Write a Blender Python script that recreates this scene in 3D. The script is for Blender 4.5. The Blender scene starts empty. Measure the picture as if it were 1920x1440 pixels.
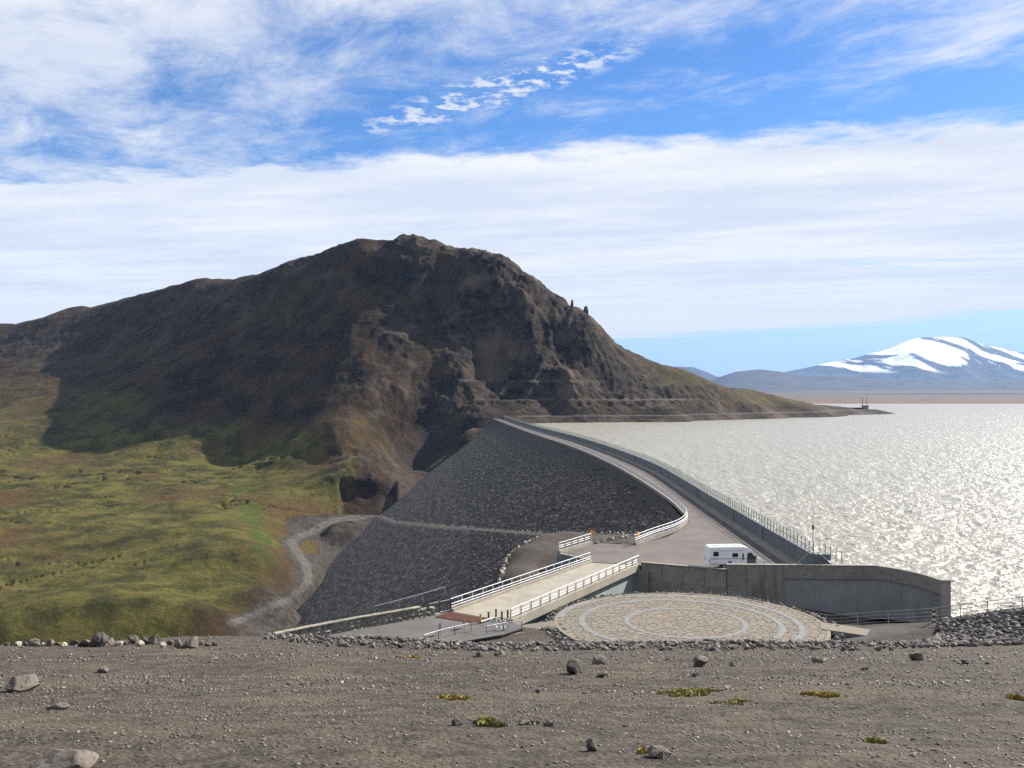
import bpy, bmesh, math, random
import numpy as np
from mathutils import Vector

random.seed(7)
rng = np.random.default_rng(7)
scene = bpy.context.scene
COL = scene.collection
R = math.radians

# ------------------------------------------------------------------ camera, sky, sun, exposure
F, CX, HY, CZ = 1690.0, 960.0, 742.0, 22.0      # focal length in photo pixels, centre column, horizon row, eye height over the road
cam_data = bpy.data.cameras.new("camera")
cam = bpy.data.objects.new("camera", cam_data)
COL.objects.link(cam)
cam.location = (0, 0, CZ)
cam.rotation_euler = (R(90), 0, 0)
cam_data.sensor_width = 36.0
cam_data.lens = 36.0 * F / 1920.0
cam_data.shift_y = (HY - 720.0) / 1920.0
cam_data.clip_start = 0.1
cam_data.clip_end = 120000.0
scene.camera = cam

SUN_AZ, SUN_EL = 55.5, 34.5                      # degrees to the right of the view direction, degrees up
sd = Vector((math.sin(R(SUN_AZ)) * math.cos(R(SUN_EL)), math.cos(R(SUN_AZ)) * math.cos(R(SUN_EL)), math.sin(R(SUN_EL))))
sun_data = bpy.data.lights.new("sun", 'SUN')
sun_data.energy = 5.0
sun_data.angle = R(0.5)
sun_data.color = (1.0, 0.94, 0.85)
sun = bpy.data.objects.new("sun", sun_data)
sun.rotation_euler = (-sd).to_track_quat('-Z', 'Y').to_euler()
COL.objects.link(sun)

world = bpy.data.worlds.new("World")
scene.world = world
world.use_nodes = True


class NT:
    """small helper round a node tree"""
    def __init__(self, tree):
        self.t = tree
        tree.nodes.clear()

    def n(self, kind, **kw):
        nd = self.t.nodes.new(kind)
        for k, v in kw.items():
            setattr(nd, k, v)
        return nd

    def put(self, sock, v):
        if isinstance(v, bpy.types.NodeSocket):
            self.t.links.new(v, sock)
        elif v is not None:
            if sock.type == 'RGBA' and not hasattr(v, '__len__'):
                v = (v, v, v, 1)
            elif sock.type == 'RGBA' and len(v) == 3:
                v = (*v, 1)
            sock.default_value = v

    def m(self, op, a, b=None, c=None, clamp=False):
        nd = self.n('ShaderNodeMath', operation=op, use_clamp=clamp)
        for i, v in enumerate((a, b, c)):
            if v is not None:
                self.put(nd.inputs[i], v)
        return nd.outputs[0]

    def ramp(self, v, lo, hi, a=0.0, b=1.0):
        nd = self.n('ShaderNodeMapRange', interpolation_type='SMOOTHSTEP')
        for i, x in enumerate((v, lo, hi, a, b)):
            self.put(nd.inputs[i], x)
        return nd.outputs[0]

    def mix(self, f, a, b, mode='MIX'):
        nd = self.n('ShaderNodeMix', data_type='RGBA', blend_type=mode)
        self.put(nd.inputs[0], f)
        self.put(nd.inputs[6], a)
        self.put(nd.inputs[7], b)
        return nd.outputs[2]

    def noise(self, vec, scale, detail=4.0, rough=0.55, dist=0.0):
        nd = self.n('ShaderNodeTexNoise')
        self.put(nd.inputs['Vector'], vec)
        nd.inputs['Scale'].default_value = scale
        nd.inputs['Detail'].default_value = detail
        nd.inputs['Roughness'].default_value = rough
        nd.inputs['Distortion'].default_value = dist
        return nd.outputs[0]

    def xyz(self, x, y, z):
        nd = self.n('ShaderNodeCombineXYZ')
        for i, v in enumerate((x, y, z)):
            self.put(nd.inputs[i], v)
        return nd.outputs[0]


SKY_STRENGTH = 0.053
w = NT(world.node_tree)
sky = w.n('ShaderNodeTexSky', sky_type='NISHITA', sun_disc=False)
sky.sun_elevation = R(SUN_EL)
sky.sun_rotation = R(SUN_AZ)
sky.altitude = 650
sky.air_density = 1.0
sky.dust_density = 0.3
sky.ozone_density = 2.0
hs = w.n('ShaderNodeHueSaturation')
hs.inputs['Saturation'].default_value = 1.22
hs.inputs['Value'].default_value = 1.0
w.put(hs.inputs['Color'], sky.outputs[0])
blue = w.mix(1.0, hs.outputs[0], (0.80, 0.94, 1.18), 'MULTIPLY')
tc = w.n('ShaderNodeTexCoord')
sp = w.n('ShaderNodeSeparateXYZ')
w.put(sp.inputs[0], tc.outputs['Generated'])
dz = w.m('MAXIMUM', sp.outputs[2], 0.012)
X = w.m('DIVIDE', sp.outputs[0], dz)             # a flat cloud layer seen from below, in units of its height
Y = w.m('DIVIDE', sp.outputs[1], dz)
s = w.m('ADD', Y, w.m('MULTIPLY', X, 0.208))     # distance behind the straight front of the cloud sheet
P2 = w.xyz(X, Y, 0)
nbig = w.noise(P2, 0.9, 3, 0.5)
nwisp = w.noise(w.xyz(w.m('ADD', X, w.m('MULTIPLY', Y, 0.35)), w.m('MULTIPLY', Y, 0.75), 0), 2.6, 10, 0.68, 0.35)
nedge = w.noise(P2, 3.2, 6, 0.6)
ncell = w.noise(P2, 13.0, 6, 0.62)
front = w.m('ADD', s, w.m('MULTIPLY', w.m('SUBTRACT', nedge, 0.5), 0.95))
sheet = w.ramp(front, 3.52, 3.86)
backs = w.m('ADD', Y, w.m('MULTIPLY', X, 1.04))
nstre = w.noise(w.xyz(w.m('MULTIPLY', X, 0.10), w.m('MULTIPLY', Y, 0.55), 2.0), 1.0, 5, 0.6)
backs = w.m('ADD', backs, w.m('MULTIPLY', w.m('SUBTRACT', nstre, 0.5), 7.0))
sheet = w.m('MULTIPLY', sheet, w.ramp(backs, 16.0, 18.2, 1.0, 0.06))
# a row of thin breaks in the sheet
gap = w.m('MULTIPLY', w.ramp(w.m('ABSOLUTE', w.m('SUBTRACT', Y, 7.0)), 0.0, 1.0, 1.0, 0.0), w.ramp(X, 1.6, 4.0))
gap = w.m('MULTIPLY', gap, w.ramp(w.noise(w.xyz(w.m('MULTIPLY', X, 0.6), w.m('MULTIPLY', Y, 2.2), 5.0), 1.6, 6, 0.65), 0.47, 0.62))
sheet = w.m('MULTIPLY', sheet, w.m('SUBTRACT', 1.0, w.m('MULTIPLY', gap, 0.75)))
# wisps in front of the sheet
bias = w.m('ADD', w.ramp(s, 2.95, 2.0, 0.0, 0.22), w.ramp(X, 0.5, -1.3, 0.0, 0.15))
bias = w.m('ADD', bias, w.m('MULTIPLY', w.ramp(X, 0.5, 1.4, 0.0, 0.16), w.ramp(s, 3.2, 2.5)))
bias = w.m('ADD', bias, w.m('MULTIPLY', w.m('SUBTRACT', nbig, 0.5), 0.5))
cirr = w.ramp(w.m('ADD', nwisp, bias), 0.47, 0.92)
win = w.m('ADD', w.m('POWER', w.m('DIVIDE', w.m('ADD', X, 0.10), 0.50), 2.0),
          w.m('POWER', w.m('DIVIDE', w.m('SUBTRACT', w.m('ADD', Y, w.m('MULTIPLY', X, 0.9)), 2.90), 0.20), 2.0))
puff = w.m('MULTIPLY', w.ramp(win, 0.1, 1.4, 1.0, 0.0), w.ramp(ncell, 0.46, 0.60))
upper = w.m('MAXIMUM', w.m('MULTIPLY', cirr, 0.93), w.m('MULTIPLY', puff, 0.9))
cover = w.m('MAXIMUM', sheet, upper)
tone = w.noise(w.xyz(w.m('MULTIPLY', X, 0.42), w.m('MULTIPLY', s, 0.9), 9.0), 1.5, 7, 0.62)
ccol = w.mix(w.ramp(tone, 0.32, 0.68), (6.0, 6.4, 7.2), (7.9, 7.9, 7.9))
ccol = w.mix(w.ramp(Y, 6.0, 13.0), ccol, (7.9, 7.6, 7.1))
blue = w.mix(w.ramp(sp.outputs[2], 0.0, 0.16, 0.72, 0.0), blue, (5.0, 6.2, 7.2))
final = w.mix(cover, blue, ccol)
bg = w.n('ShaderNodeBackground')
w.put(bg.inputs[0], final)
bg.inputs[1].default_value = SKY_STRENGTH
wo = w.n('ShaderNodeOutputWorld')
w.put(wo.inputs[0], bg.outputs[0])

scene.view_settings.view_transform = 'Standard'
scene.view_settings.look = 'None'
scene.view_settings.exposure = 1.25
scene.view_settings.gamma = 1.0
scene.cycles.max_bounces = 4
scene.cycles.diffuse_bounces = 1
scene.cycles.glossy_bounces = 2
scene.cycles.volume_bounces = 0
scene.cycles.use_denoising = False
scene.cycles.sample_clamp_indirect = 4.0


# ------------------------------------------------------------------ helpers
def P(px, py, d):
    """the world point that stands d metres ahead on the sight line through a photo pixel"""
    return ((px - CX) / F * d, d, CZ - (py - HY) / F * d)


def G(px, py, z=0.0):
    """the world point at height z on the sight line through a photo pixel"""
    d = (CZ - z) * F / (py - HY)
    return ((px - CX) / F * d, d, z)


def _hash(ix, iy, seed):
    h = (ix.astype(np.int64) * 374761393 + iy.astype(np.int64) * 668265263 + seed * 1442695041) & 0xffffffff
    h = ((h ^ (h >> 13)) * 1274126177) & 0xffffffff
    return ((h ^ (h >> 16)) & 0xffff) / 65535.0


def vnoise(x, y, seed=0):
    ix, iy = np.floor(x), np.floor(y)
    fx, fy = x - ix, y - iy
    fx = fx * fx * fx * (fx * (fx * 6 - 15) + 10)
    fy = fy * fy * fy * (fy * (fy * 6 - 15) + 10)
    a, b = _hash(ix, iy, seed), _hash(ix + 1, iy, seed)
    c, d = _hash(ix, iy + 1, seed), _hash(ix + 1, iy + 1, seed)
    return (a * (1 - fx) + b * fx) * (1 - fy) + (c * (1 - fx) + d * fx) * fy - 0.5


def fbm(x, y, octs=5, seed=0, ridged=False, gain=0.5):
    out, amp, tot = np.zeros_like(x), 1.0, 0.0
    for o in range(octs):
        ca, sa = math.cos(o * 0.7 + 0.3), math.sin(o * 0.7 + 0.3)
        v = vnoise((x * ca - y * sa) * 2 ** o + o * 17.3, (x * sa + y * ca) * 2 ** o - o * 9.1, seed + o * 31)
        out += amp * ((0.5 - 2 * np.abs(v)) if ridged else v)
        tot += amp
        amp *= gain
    return out / tot


def smooth(v, lo, hi):
    t = np.clip((v - lo) / (hi - lo), 0, 1)
    return t * t * (3 - 2 * t)


def rbf(ctrl, c, smooth_reg=1e-3):
    pts = np.array(ctrl, dtype=float)
    xy, z = pts[:, :2], pts[:, 2]
    n = len(pts)
    A = np.sqrt(((xy[:, None] - xy[None]) ** 2).sum(-1) + c * c)
    M = np.zeros((n + 3, n + 3))
    M[:n, :n] = A + np.eye(n) * smooth_reg
    M[:n, n] = M[n, :n] = 1
    M[:n, n + 1:] = xy
    M[n + 1:, :n] = xy.T
    sol = np.linalg.lstsq(M, np.concatenate([z, [0, 0, 0]]), rcond=None)[0]

    def f(x, y):
        out = sol[n] + sol[n + 1] * x + sol[n + 2] * y
        for k in range(n):
            out = out + sol[k] * np.sqrt((x - xy[k, 0]) ** 2 + (y - xy[k, 1]) ** 2 + c * c)
        return out
    return f


def mesh_np(name, verts, faces, smooth_shade=True):
    """fast mesh from arrays; faces is an (n, 3) or (n, 4) array or a list of tuples"""
    me = bpy.data.meshes.new(name)
    verts = np.asarray(verts, dtype=np.float32)
    if isinstance(faces, np.ndarray):
        n, k = faces.shape
        me.vertices.add(len(verts))
        me.vertices.foreach_set('co', verts.ravel())
        me.loops.add(n * k)
        me.loops.foreach_set('vertex_index', faces.astype(np.int32).ravel())
        me.polygons.add(n)
        me.polygons.foreach_set('loop_start', np.arange(0, n * k, k, dtype=np.int32))
        me.polygons.foreach_set('loop_total', np.full(n, k, dtype=np.int32))
        me.update(calc_edges=True)
        me.validate()
    else:
        me.from_pydata([tuple(v) for v in verts], [], faces)
    if smooth_shade:
        me.polygons.foreach_set('use_smooth', np.ones(len(me.polygons), dtype=bool))
    me.update()
    return me


def grid_faces(rows, cols):
    i = np.arange((rows - 1) * cols).reshape(rows - 1, cols)[:, :-1].ravel()
    return np.stack([i, i + 1, i + cols + 1, i + cols], 1)


def add_attr(me, name, vals):
    a = me.attributes.new(name, 'FLOAT', 'POINT')
    a.data.foreach_set('value', np.asarray(vals, dtype=np.float32).ravel())


def obj(name, me, material=None, parent=None, loc=None):
    o = bpy.data.objects.new(name, me)
    COL.objects.link(o)
    if material is not None and me is not None and len(me.materials) == 0:
        me.materials.append(material)
    if parent is not None:
        o.parent = parent
    if loc is not None:
        o.location = loc
    return o


def tag(o, label=None, cat=None, group=None, kind=None):
    for k, v in (('label', label), ('category', cat), ('group', group), ('kind', kind)):
        if v:
            o[k] = v
    return o


def thing(name, label, cat, loc=(0, 0, 0), rz=0.0, group=None):
    o = bpy.data.objects.new(name, None)
    COL.objects.link(o)
    o.location = loc
    o.rotation_euler = (0, 0, rz)
    return tag(o, label, cat, group)


class MB:
    """collects boxes, tubes and prisms into one mesh"""
    def __init__(self):
        self.v, self.f = [], []

    def add(self, verts, faces):
        b = len(self.v)
        self.v += [tuple(p) for p in verts]
        self.f += [tuple(i + b for i in q) for q in faces]
        return self

    def box(self, c, size, rz=0.0):
        hx, hy, hz = size[0] / 2, size[1] / 2, size[2] / 2
        ca, sa = math.cos(rz), math.sin(rz)
        vs = []
        for z in (-hz, hz):
            for x, y in ((-hx, -hy), (hx, -hy), (hx, hy), (-hx, hy)):
                vs.append((c[0] + x * ca - y * sa, c[1] + x * sa + y * ca, c[2] + z))
        return self.add(vs, [(3, 2, 1, 0), (4, 5, 6, 7), (0, 1, 5, 4), (1, 2, 6, 5), (2, 3, 7, 6), (3, 0, 4, 7)])

    def tube(self, pts, r, n=6, cap=True):
        pts = [Vector(p) for p in pts]
        b = []
        for i, p in enumerate(pts):
            t = (pts[min(i + 1, len(pts) - 1)] - pts[max(i - 1, 0)]).normalized()
            up = Vector((0, 0, 1)) if abs(t.z) < 0.95 else Vector((1, 0, 0))
            sx = t.cross(up).normalized()
            sy = sx.cross(t).normalized()
            for k in range(n):
                a = 2 * math.pi * (k + 0.5) / n
                b.append(p + sx * (r * math.cos(a)) + sy * (r * math.sin(a)))
        fs = []
        for i in range(len(pts) - 1):
            for k in range(n):
                k2 = (k + 1) % n
                fs.append((i * n + k, i * n + k2, (i + 1) * n + k2, (i + 1) * n + k))
        if cap:
            fs.append(tuple(range(n - 1, -1, -1)))
            fs.append(tuple((len(pts) - 1) * n + k for k in range(n)))
        return self.add(b, fs)

    def ribbon(self, left, right, thick=0.0, zl=None):
        """a strip between two polylines of equal length; with thickness it gets sides and an underside"""
        n = len(left)
        vs = list(left) + list(right)
        fs = [(i, n + i, n + i + 1, i + 1) for i in range(n - 1)]
        if thick:
            vs += [(p[0], p[1], p[2] - thick) for p in left] + [(p[0], p[1], p[2] - thick) for p in right]
            for i in range(n - 1):
                fs.append((2 * n + i, 2 * n + i + 1, 3 * n + i + 1, 3 * n + i))
                fs.append((i, i + 1, 2 * n + i + 1, 2 * n + i))
                fs.append((n + i + 1, n + i, 3 * n + i, 3 * n + i + 1))
            fs.append((0, 2 * n, 3 * n, n))
            fs.append((n - 1, 2 * n - 1, 4 * n - 1, 3 * n - 1))
        return self.add(vs, fs)

    def prism(self, poly, z0, z1):
        n = len(poly)
        vs = [(p[0], p[1], z0) for p in poly] + [(p[0], p[1], z1) for p in poly]
        fs = [tuple(range(n - 1, -1, -1)), tuple(range(n, 2 * n))]
        fs += [(i, (i + 1) % n, n + (i + 1) % n, n + i) for i in range(n)]
        return self.add(vs, fs)

    def mesh(self, name, bevel=0.0, smooth_shade=False):
        me = bpy.data.meshes.new(name)
        me.from_pydata(self.v, [], self.f)
        bm = bmesh.new()
        bm.from_mesh(me)
        bmesh.ops.recalc_face_normals(bm, faces=bm.faces)
        if bevel:
            bmesh.ops.bevel(bm, geom=[e for e in bm.edges], offset=bevel, segments=2, affect='EDGES', profile=0.6)
        bm.to_mesh(me)
        bm.free()
        if smooth_shade:
            me.polygons.foreach_set('use_smooth', np.ones(len(me.polygons), dtype=bool))
        me.update()
        return me

    def build(self, name, material, parent=None, bevel=0.0, loc=None, smooth_shade=False):
        return obj(name, self.mesh(name, bevel, smooth_shade), material, parent, loc)


def offset_line(pts, off):
    """moves a plan polyline sideways (positive = to its right when walking along it)"""
    out = []
    for i, p in enumerate(pts):
        a, b = pts[max(i - 1, 0)], pts[min(i + 1, len(pts) - 1)]
        tx, ty = b[0] - a[0], b[1] - a[1]
        ln = math.hypot(tx, ty)
        out.append((p[0] + ty / ln * off, p[1] - tx / ln * off, p[2] if len(p) > 2 else 0.0))
    return out


def resample(pts, step):
    """points every step metres along a polyline"""
    pts = [tuple(p) if len(p) > 2 else (p[0], p[1], 0.0) for p in pts]
    seg = [math.dist(pts[i], pts[i + 1]) for i in range(len(pts) - 1)]
    total = sum(seg)
    n = max(1, round(total / step))
    out, i, acc = [], 0, 0.0
    for k in range(n + 1):
        t = total * k / n
        while i < len(seg) - 1 and acc + seg[i] < t - 1e-9:
            acc += seg[i]
            i += 1
        f = (t - acc) / seg[i] if seg[i] else 0
        out.append(tuple(pts[i][j] * (1 - f) + pts[i + 1][j] * f for j in range(3)))
    return out


def spline(pts, step):
    """Catmull-Rom through the points, resampled"""
    pts = [tuple(p) if len(p) > 2 else (p[0], p[1], 0.0) for p in pts]
    q = []
    for i in range(len(pts) - 1):
        p0, p1, p2, p3 = pts[max(i - 1, 0)], pts[i], pts[i + 1], pts[min(i + 2, len(pts) - 1)]
        for k in range(12):
            t = k / 12
            q.append(tuple(0.5 * (2 * p1[j] + (p2[j] - p0[j]) * t + (2 * p0[j] - 5 * p1[j] + 4 * p2[j] - p3[j]) * t * t
                                  + (3 * p1[j] - p0[j] - 3 * p2[j] + p3[j]) * t ** 3) for j in range(3)))
    q.append(pts[-1])
    return resample(q, step)


# ------------------------------------------------------------------ materials
def material(name, colors, scale=1.0, rough=0.9, bump=0.3, bscale=None, bdist=0.03, detail=6, attrs=(), spec=0.25,
             metallic=0.0, per_object=None, vor=None, coords='pos', stains=None):
    """procedural surface: noise between two or three colours, layers by attribute, bump by noise or cells"""
    mt = bpy.data.materials.new(name)
    mt.use_nodes = True
    t = NT(mt.node_tree)
    if coords == 'pos':
        vec = t.n('ShaderNodeNewGeometry').outputs['Position']
    else:
        vec = t.n('ShaderNodeTexCoord').outputs['Object']
    n1 = t.noise(vec, scale, detail, 0.66)
    col = t.mix(t.ramp(n1, 0.33, 0.67), colors[0], colors[1])
    if len(colors) > 2:
        n2 = t.noise(vec, scale * 4.7, 4, 0.6)
        col = t.mix(t.ramp(n2, 0.52, 0.72), col, colors[2])
    for an, acols, ascale in attrs:
        at = t.n('ShaderNodeAttribute', attribute_name=an)
        n3 = t.noise(vec, ascale, 10, 0.7)
        ac = t.mix(t.ramp(n3, 0.39, 0.61), acols[0], acols[1])
        if len(acols) > 2:
            ac = t.mix(t.ramp(t.noise(vec, ascale * 0.23, 4, 0.6), 0.48, 0.66), ac, acols[2])
        col = t.mix(at.outputs['Fac'], col, ac)
    if per_object:
        ri = t.n('ShaderNodeObjectInfo').outputs['Random']
        at = t.n('ShaderNodeAttribute', attribute_name='tint').outputs['Fac']
        rv = t.m('FRACT', t.m('ADD', ri, at))
        cr = t.n('ShaderNodeValToRGB')
        cr.color_ramp.elements.remove(cr.color_ramp.elements[1])
        for i, c in enumerate(per_object):
            e = cr.color_ramp.elements[0] if i == 0 else cr.color_ramp.elements.new(i / (len(per_object) - 1))
            e.color = (*c, 1)
        t.put(cr.inputs[0], rv)
        col = t.mix(0.72, col, cr.outputs[0])
    if stains:
        sv = t.n('ShaderNodeMapping')
        sv.inputs['Scale'].default_value = stains[1]
        t.put(sv.inputs[0], vec)
        col = t.mix(t.ramp(t.noise(sv.outputs[0], 1.0, 6, 0.65), 0.5, 0.75, 0.0, stains[2]), col, stains[0])
    b = t.n('ShaderNodeBsdfPrincipled')
    t.put(b.inputs['Base Color'], col)
    b.inputs['Roughness'].default_value = rough
    b.inputs['Metallic'].default_value = metallic
    b.inputs['Specular IOR Level'].default_value = spec
    if bump:
        bn = t.n('ShaderNodeBump')
        bn.inputs['Strength'].default_value = bump
        bn.inputs['Distance'].default_value = bdist
        h = t.noise(vec, bscale or scale * 6, 8, 0.7)
        if vor:
            vn = t.n('ShaderNodeTexVoronoi')
            t.put(vn.inputs['Vector'], vec)
            vn.inputs['Scale'].default_value = vor
            h = t.m('ADD', h, t.m('MULTIPLY', vn.outputs['Distance'], -1.2))
        t.put(bn.inputs['Height'], h)
        t.put(b.inputs['Normal'], bn.outputs[0])
    o = t.n('ShaderNodeOutputMaterial')
    t.put(o.inputs[0], b.outputs[0])
    return mt


M = {}
M['hill'] = material('mountain_ground', [(.014, .009, .005), (.058, .035, .018), (.028, .021, .012)], .03, .95, 1.0, .22, 2.2, detail=12, attrs=(
    ('green', [(.034, .034, .009), (.094, .082, .021), (.070, .045, .017)], .045),
    ('lush', [(.034, .050, .010), (.060, .080, .014)], .1),
    ('gravel', [(.032, .028, .024), (.062, .055, .047)], .3),
    ('cliff', [(.009, .007, .006), (.050, .038, .029), (.092, .070, .050)], .09),
    ('pale', [(.085, .080, .074), (.13, .122, .112)], .3)), spec=.1)
M['dam'] = material('rockfill', [(.064, .059, .055), (.112, .102, .093), (.048, .045, .043)], .8, .95, 1.0, 1.1, .8, vor=.8, spec=.15)
M['asphalt'] = material('asphalt', [(.088, .076, .069), (.118, .103, .093), (.075, .067, .062)], .16, .88, .25, 30, .01,
                        stains=((.15, .134, .122), (.06, .02, .1), .5))
M['near_asphalt'] = material('grey_asphalt', [(.080, .076, .073), (.105, .10, .096)], .3, .9, .25, 30, .01)
M['concrete'] = material('concrete', [(.20, .186, .162), (.265, .245, .21), (.17, .16, .14)], .7, .85, .25, 14, .01,
                         stains=((.11, .10, .09), (.9, .9, .12), .7))
M['parapet'] = material('blue_grey_concrete', [(.115, .130, .135), (.155, .170, .172), (.10, .112, .116)], .4, .85, .25, 12, .01,
                        stains=((.06, .066, .07), (.8, .8, .10), .7))
M['deck'] = material('bridge_concrete', [(.235, .212, .170), (.29, .262, .215), (.20, .182, .15)], .5, .85, .2, 20, .008,
                     stains=((.16, .145, .118), (.25, .08, 1), .6))
M['wet_concrete'] = material('grey_green_concrete', [(.19, .225, .215), (.24, .27, .255)], .4, .8, .2, 10, .01)
M['metal'] = material('galvanised_steel', [(.38, .39, .41), (.50, .51, .53)], 3.0, .5, .05, 40, .002, metallic=.55, spec=.5)
M['dull_metal'] = material('dull_steel', [(.26, .26, .25), (.36, .36, .35)], 3.0, .6, .05, 40, .002, metallic=.5, spec=.4)
M['dark_metal'] = material('dark_steel', [(.05, .05, .052), (.08, .078, .075)], 4.0, .6, .1, 30, .002, metallic=.3)
M['rust'] = material('rusty_grid', [(.085, .036, .026), (.12, .052, .038)], 1.2, .85, .3, 25, .01)
ROCKS = [(.032, .031, .033), (.11, .102, .096), (.058, .054, .053), (.21, .197, .18), (.042, .041, .044), (.14, .118, .10), (.075, .07, .068)]
M['rock'] = material('riprap_stone', [(.085, .08, .078), (.16, .15, .14)], 3.0, .9, .6, 9, .03, per_object=ROCKS)
M['pale_rock'] = material('pale_stone', [(.24, .215, .18), (.34, .305, .255), (.18, .165, .145)], 2.0, .9, .6, 8, .03)
M['boulder'] = material('brown_grey_boulder', [(.088, .074, .062), (.15, .129, .109), (.060, .053, .048)], 3.5, .92, .7, 14, .02)
M['dark_boulder'] = material('dark_basalt', [(.042, .038, .036), (.075, .067, .061), (.11, .098, .088)], 4.0, .92, .7, 16, .02)
FLAGS = [(.145, .125, .102), (.18, .157, .128), (.125, .11, .093), (.195, .17, .138), (.165, .134, .102), (.145, .132, .114), (.20, .155, .10)]
M['flag'] = material('flagstone', [(.11, .098, .08), (.19, .168, .137)], 3.0, .9, .4, 12, .01, per_object=FLAGS)
M['grout'] = material('dark_joint', [(.055, .046, .038), (.08, .068, .056)], 1.0, .95, .3, 20, .01)
M['ring'] = material('grey_paving', [(.14, .143, .142), (.18, .183, .18)], 1.5, .85, .2, 20, .006)
M['wall_stone'] = material('wall_stone', [(.20, .185, .15), (.30, .275, .22)], 1.5, .92, .6, 8, .03,
                           per_object=[(.16, .15, .125), (.27, .245, .195), (.21, .20, .16), (.32, .285, .225), (.13, .12, .105)])

# ------------------------------------------------------------------ the crest line of the dam (plan)
LEFT = [(31.5, 167), (33.2, 200), (33, 245), (31.3, 302), (25.6, 387), (10.4, 535), (-1, 660), (-17, 845), (-22, 880)]
RIGHT = [(37.2, 112), (38.8, 171), (40.3, 214), (41.2, 250), (40.6, 288), (37.8, 344), (31.5, 430), (19, 545), (7.5, 665), (-8, 848), (-13, 885)]
left_edge = spline(LEFT, 4.0)
right_edge = spline(RIGHT, 4.0)
_ly = np.array([p[1] for p in left_edge])
_lx = np.array([p[0] for p in left_edge])


def crest_x(y):
    """left edge of the crest, straight on towards the viewer below y = 167"""
    return np.where(y < 167, 31.5 + (y - 167) * 0.012, np.interp(y, _ly, _lx))


SLOPE = 1.42
TRACK = [(147, -0.5), (250, -16), (400, -36), (560, -56), (680, -68), (760, -72)]


def track_z(y):
    return np.interp(y, [t[0] for t in TRACK], [t[1] for t in TRACK])


# ------------------------------------------------------------------ far terrain: the mountain, the green valley side, the gorge
ridge = [(-700, 640, 2000), (-300, 622, 1700), (0, 608, 1450), (150, 575, 1370), (165, 580, 1350), (210, 568, 1325), (250, 556, 1298), (290, 545, 1270), (330, 533, 1235), (370, 522, 1200), (450, 520, 1150),
         (530, 496, 1110), (620, 470, 1080), (690, 455, 1060), (715, 460, 1058), (740, 455, 1055), (790, 450, 1050), (850, 473, 1040),
         (900, 478, 1030), (935, 487, 1020), (975, 512, 1010), (1000, 533, 1000), (1030, 583, 990), (1068, 602, 985), (1098, 606, 985),
         (1140, 650, 985), (1190, 681, 1000), (1240, 690, 1020), (1300, 700, 1050), (1400, 728, 1110), (1500, 752, 1180), (1560, 763, 1240),
         (1640, 768, 1330)]
ctrl = [P(*r) for r in ridge]
for r in ridge[:-6]:
    x, y, z = P(r[0], r[1], r[2])
    ctrl.append((x * 1.16 + 25, y * 1.16 + 25, z - 70 - 0.12 * max(z, 0)))
front_pts = [
    (760, 560, 985), (750, 640, 930), (700, 700, 885), (640, 800, 800), (680, 860, 735), (720, 900, 705), (560, 880, 760),
    (550, 600, 1010), (400, 600, 1060), (500, 700, 925), (300, 700, 985), (400, 800, 870), (560, 780, 850), (200, 700, 1058), (200, 780, 937), (200, 640, 1172), (100, 700, 1079), (100, 780, 943), (100, 640, 1210),
    (0, 700, 1120), (0, 800, 900), (0, 650, 1270), (130, 850, 850), (250, 800, 901), (300, 620, 1115), (450, 860, 825), (600, 870, 765),
    (0, 870, 790), (-300, 870, 800), (-300, 700, 1200), (-300, 1000, 530), (-300, 1180, 350), (-500, 1180, 350),
    (280, 880, 770), (560, 960, 645), (0, 950, 620), (300, 950, 620), (450, 930, 670), (0, 1000, 535), (300, 1000, 525), (480, 1000, 540),
    (0, 1060, 470), (300, 1060, 462), (460, 1060, 462), (0, 1110, 415), (300, 1110, 415), (440, 1110, 425), (0, 1180, 352), (200, 1180, 352), (330, 1178, 356),
    (420, 1160, 372), (500, 1110, 430), (520, 1080, 472), (515, 1025, 522), (600, 972, 645), (560, 1020, 572), (585, 1075, 508),
    (545, 1120, 468), (470, 1160, 405), (650, 985, 640), (690, 962, 672), (740, 940, 688),
    (905, 786, 852), (850, 850, 795), (800, 880, 765), (780, 905, 735), (800, 780, 868), (860, 745, 885), (820, 700, 905), (870, 690, 915), (950, 690, 935),
    (850, 600, 970), (900, 600, 965), (980, 600, 965), (1000, 650, 950), (1060, 680, 945), (900, 715, 915), (1000, 716, 915), (1080, 712, 920),
    (950, 762, 885), (1050, 766, 890), (1000, 776, 872), (1060, 779, 880), (1110, 735, 930), (1150, 765, 905), (1150, 779, 890), (1200, 740, 950), (1250, 765, 935), (1280, 777, 915),
    (1300, 750, 980), (1400, 764, 1020), (1400, 772, 1010), (1500, 771, 1085), (1600, 768, 1250), (1655, 772, 1345)]
ctrl += [P(*q) for q in front_pts]
for px, py in ((1050, 793), (1150, 792), (1300, 790), (1400, 786.5), (1500, 783), (1600, 778), (1672, 774.5)):
    x, y, z = G(px, py, -4.0)
    ctrl.append((x, y, -4.3))
ctrl += [(90, 815, -25), (180, 850, -25), (330, 960, -26), (480, 1120, -26), (640, 1300, -26), (680, 1450, -26), (820, 1300, -30),
         (600, 1520, -18), (420, 1420, -14), (250, 1330, -8), (120, 1280, 20), (0, 1350, 40), (-200, 1500, 70), (-600, 1800, 70), (500, 1800, -25), (200, 1800, -20), (-200, 1900, 30)]
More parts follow.
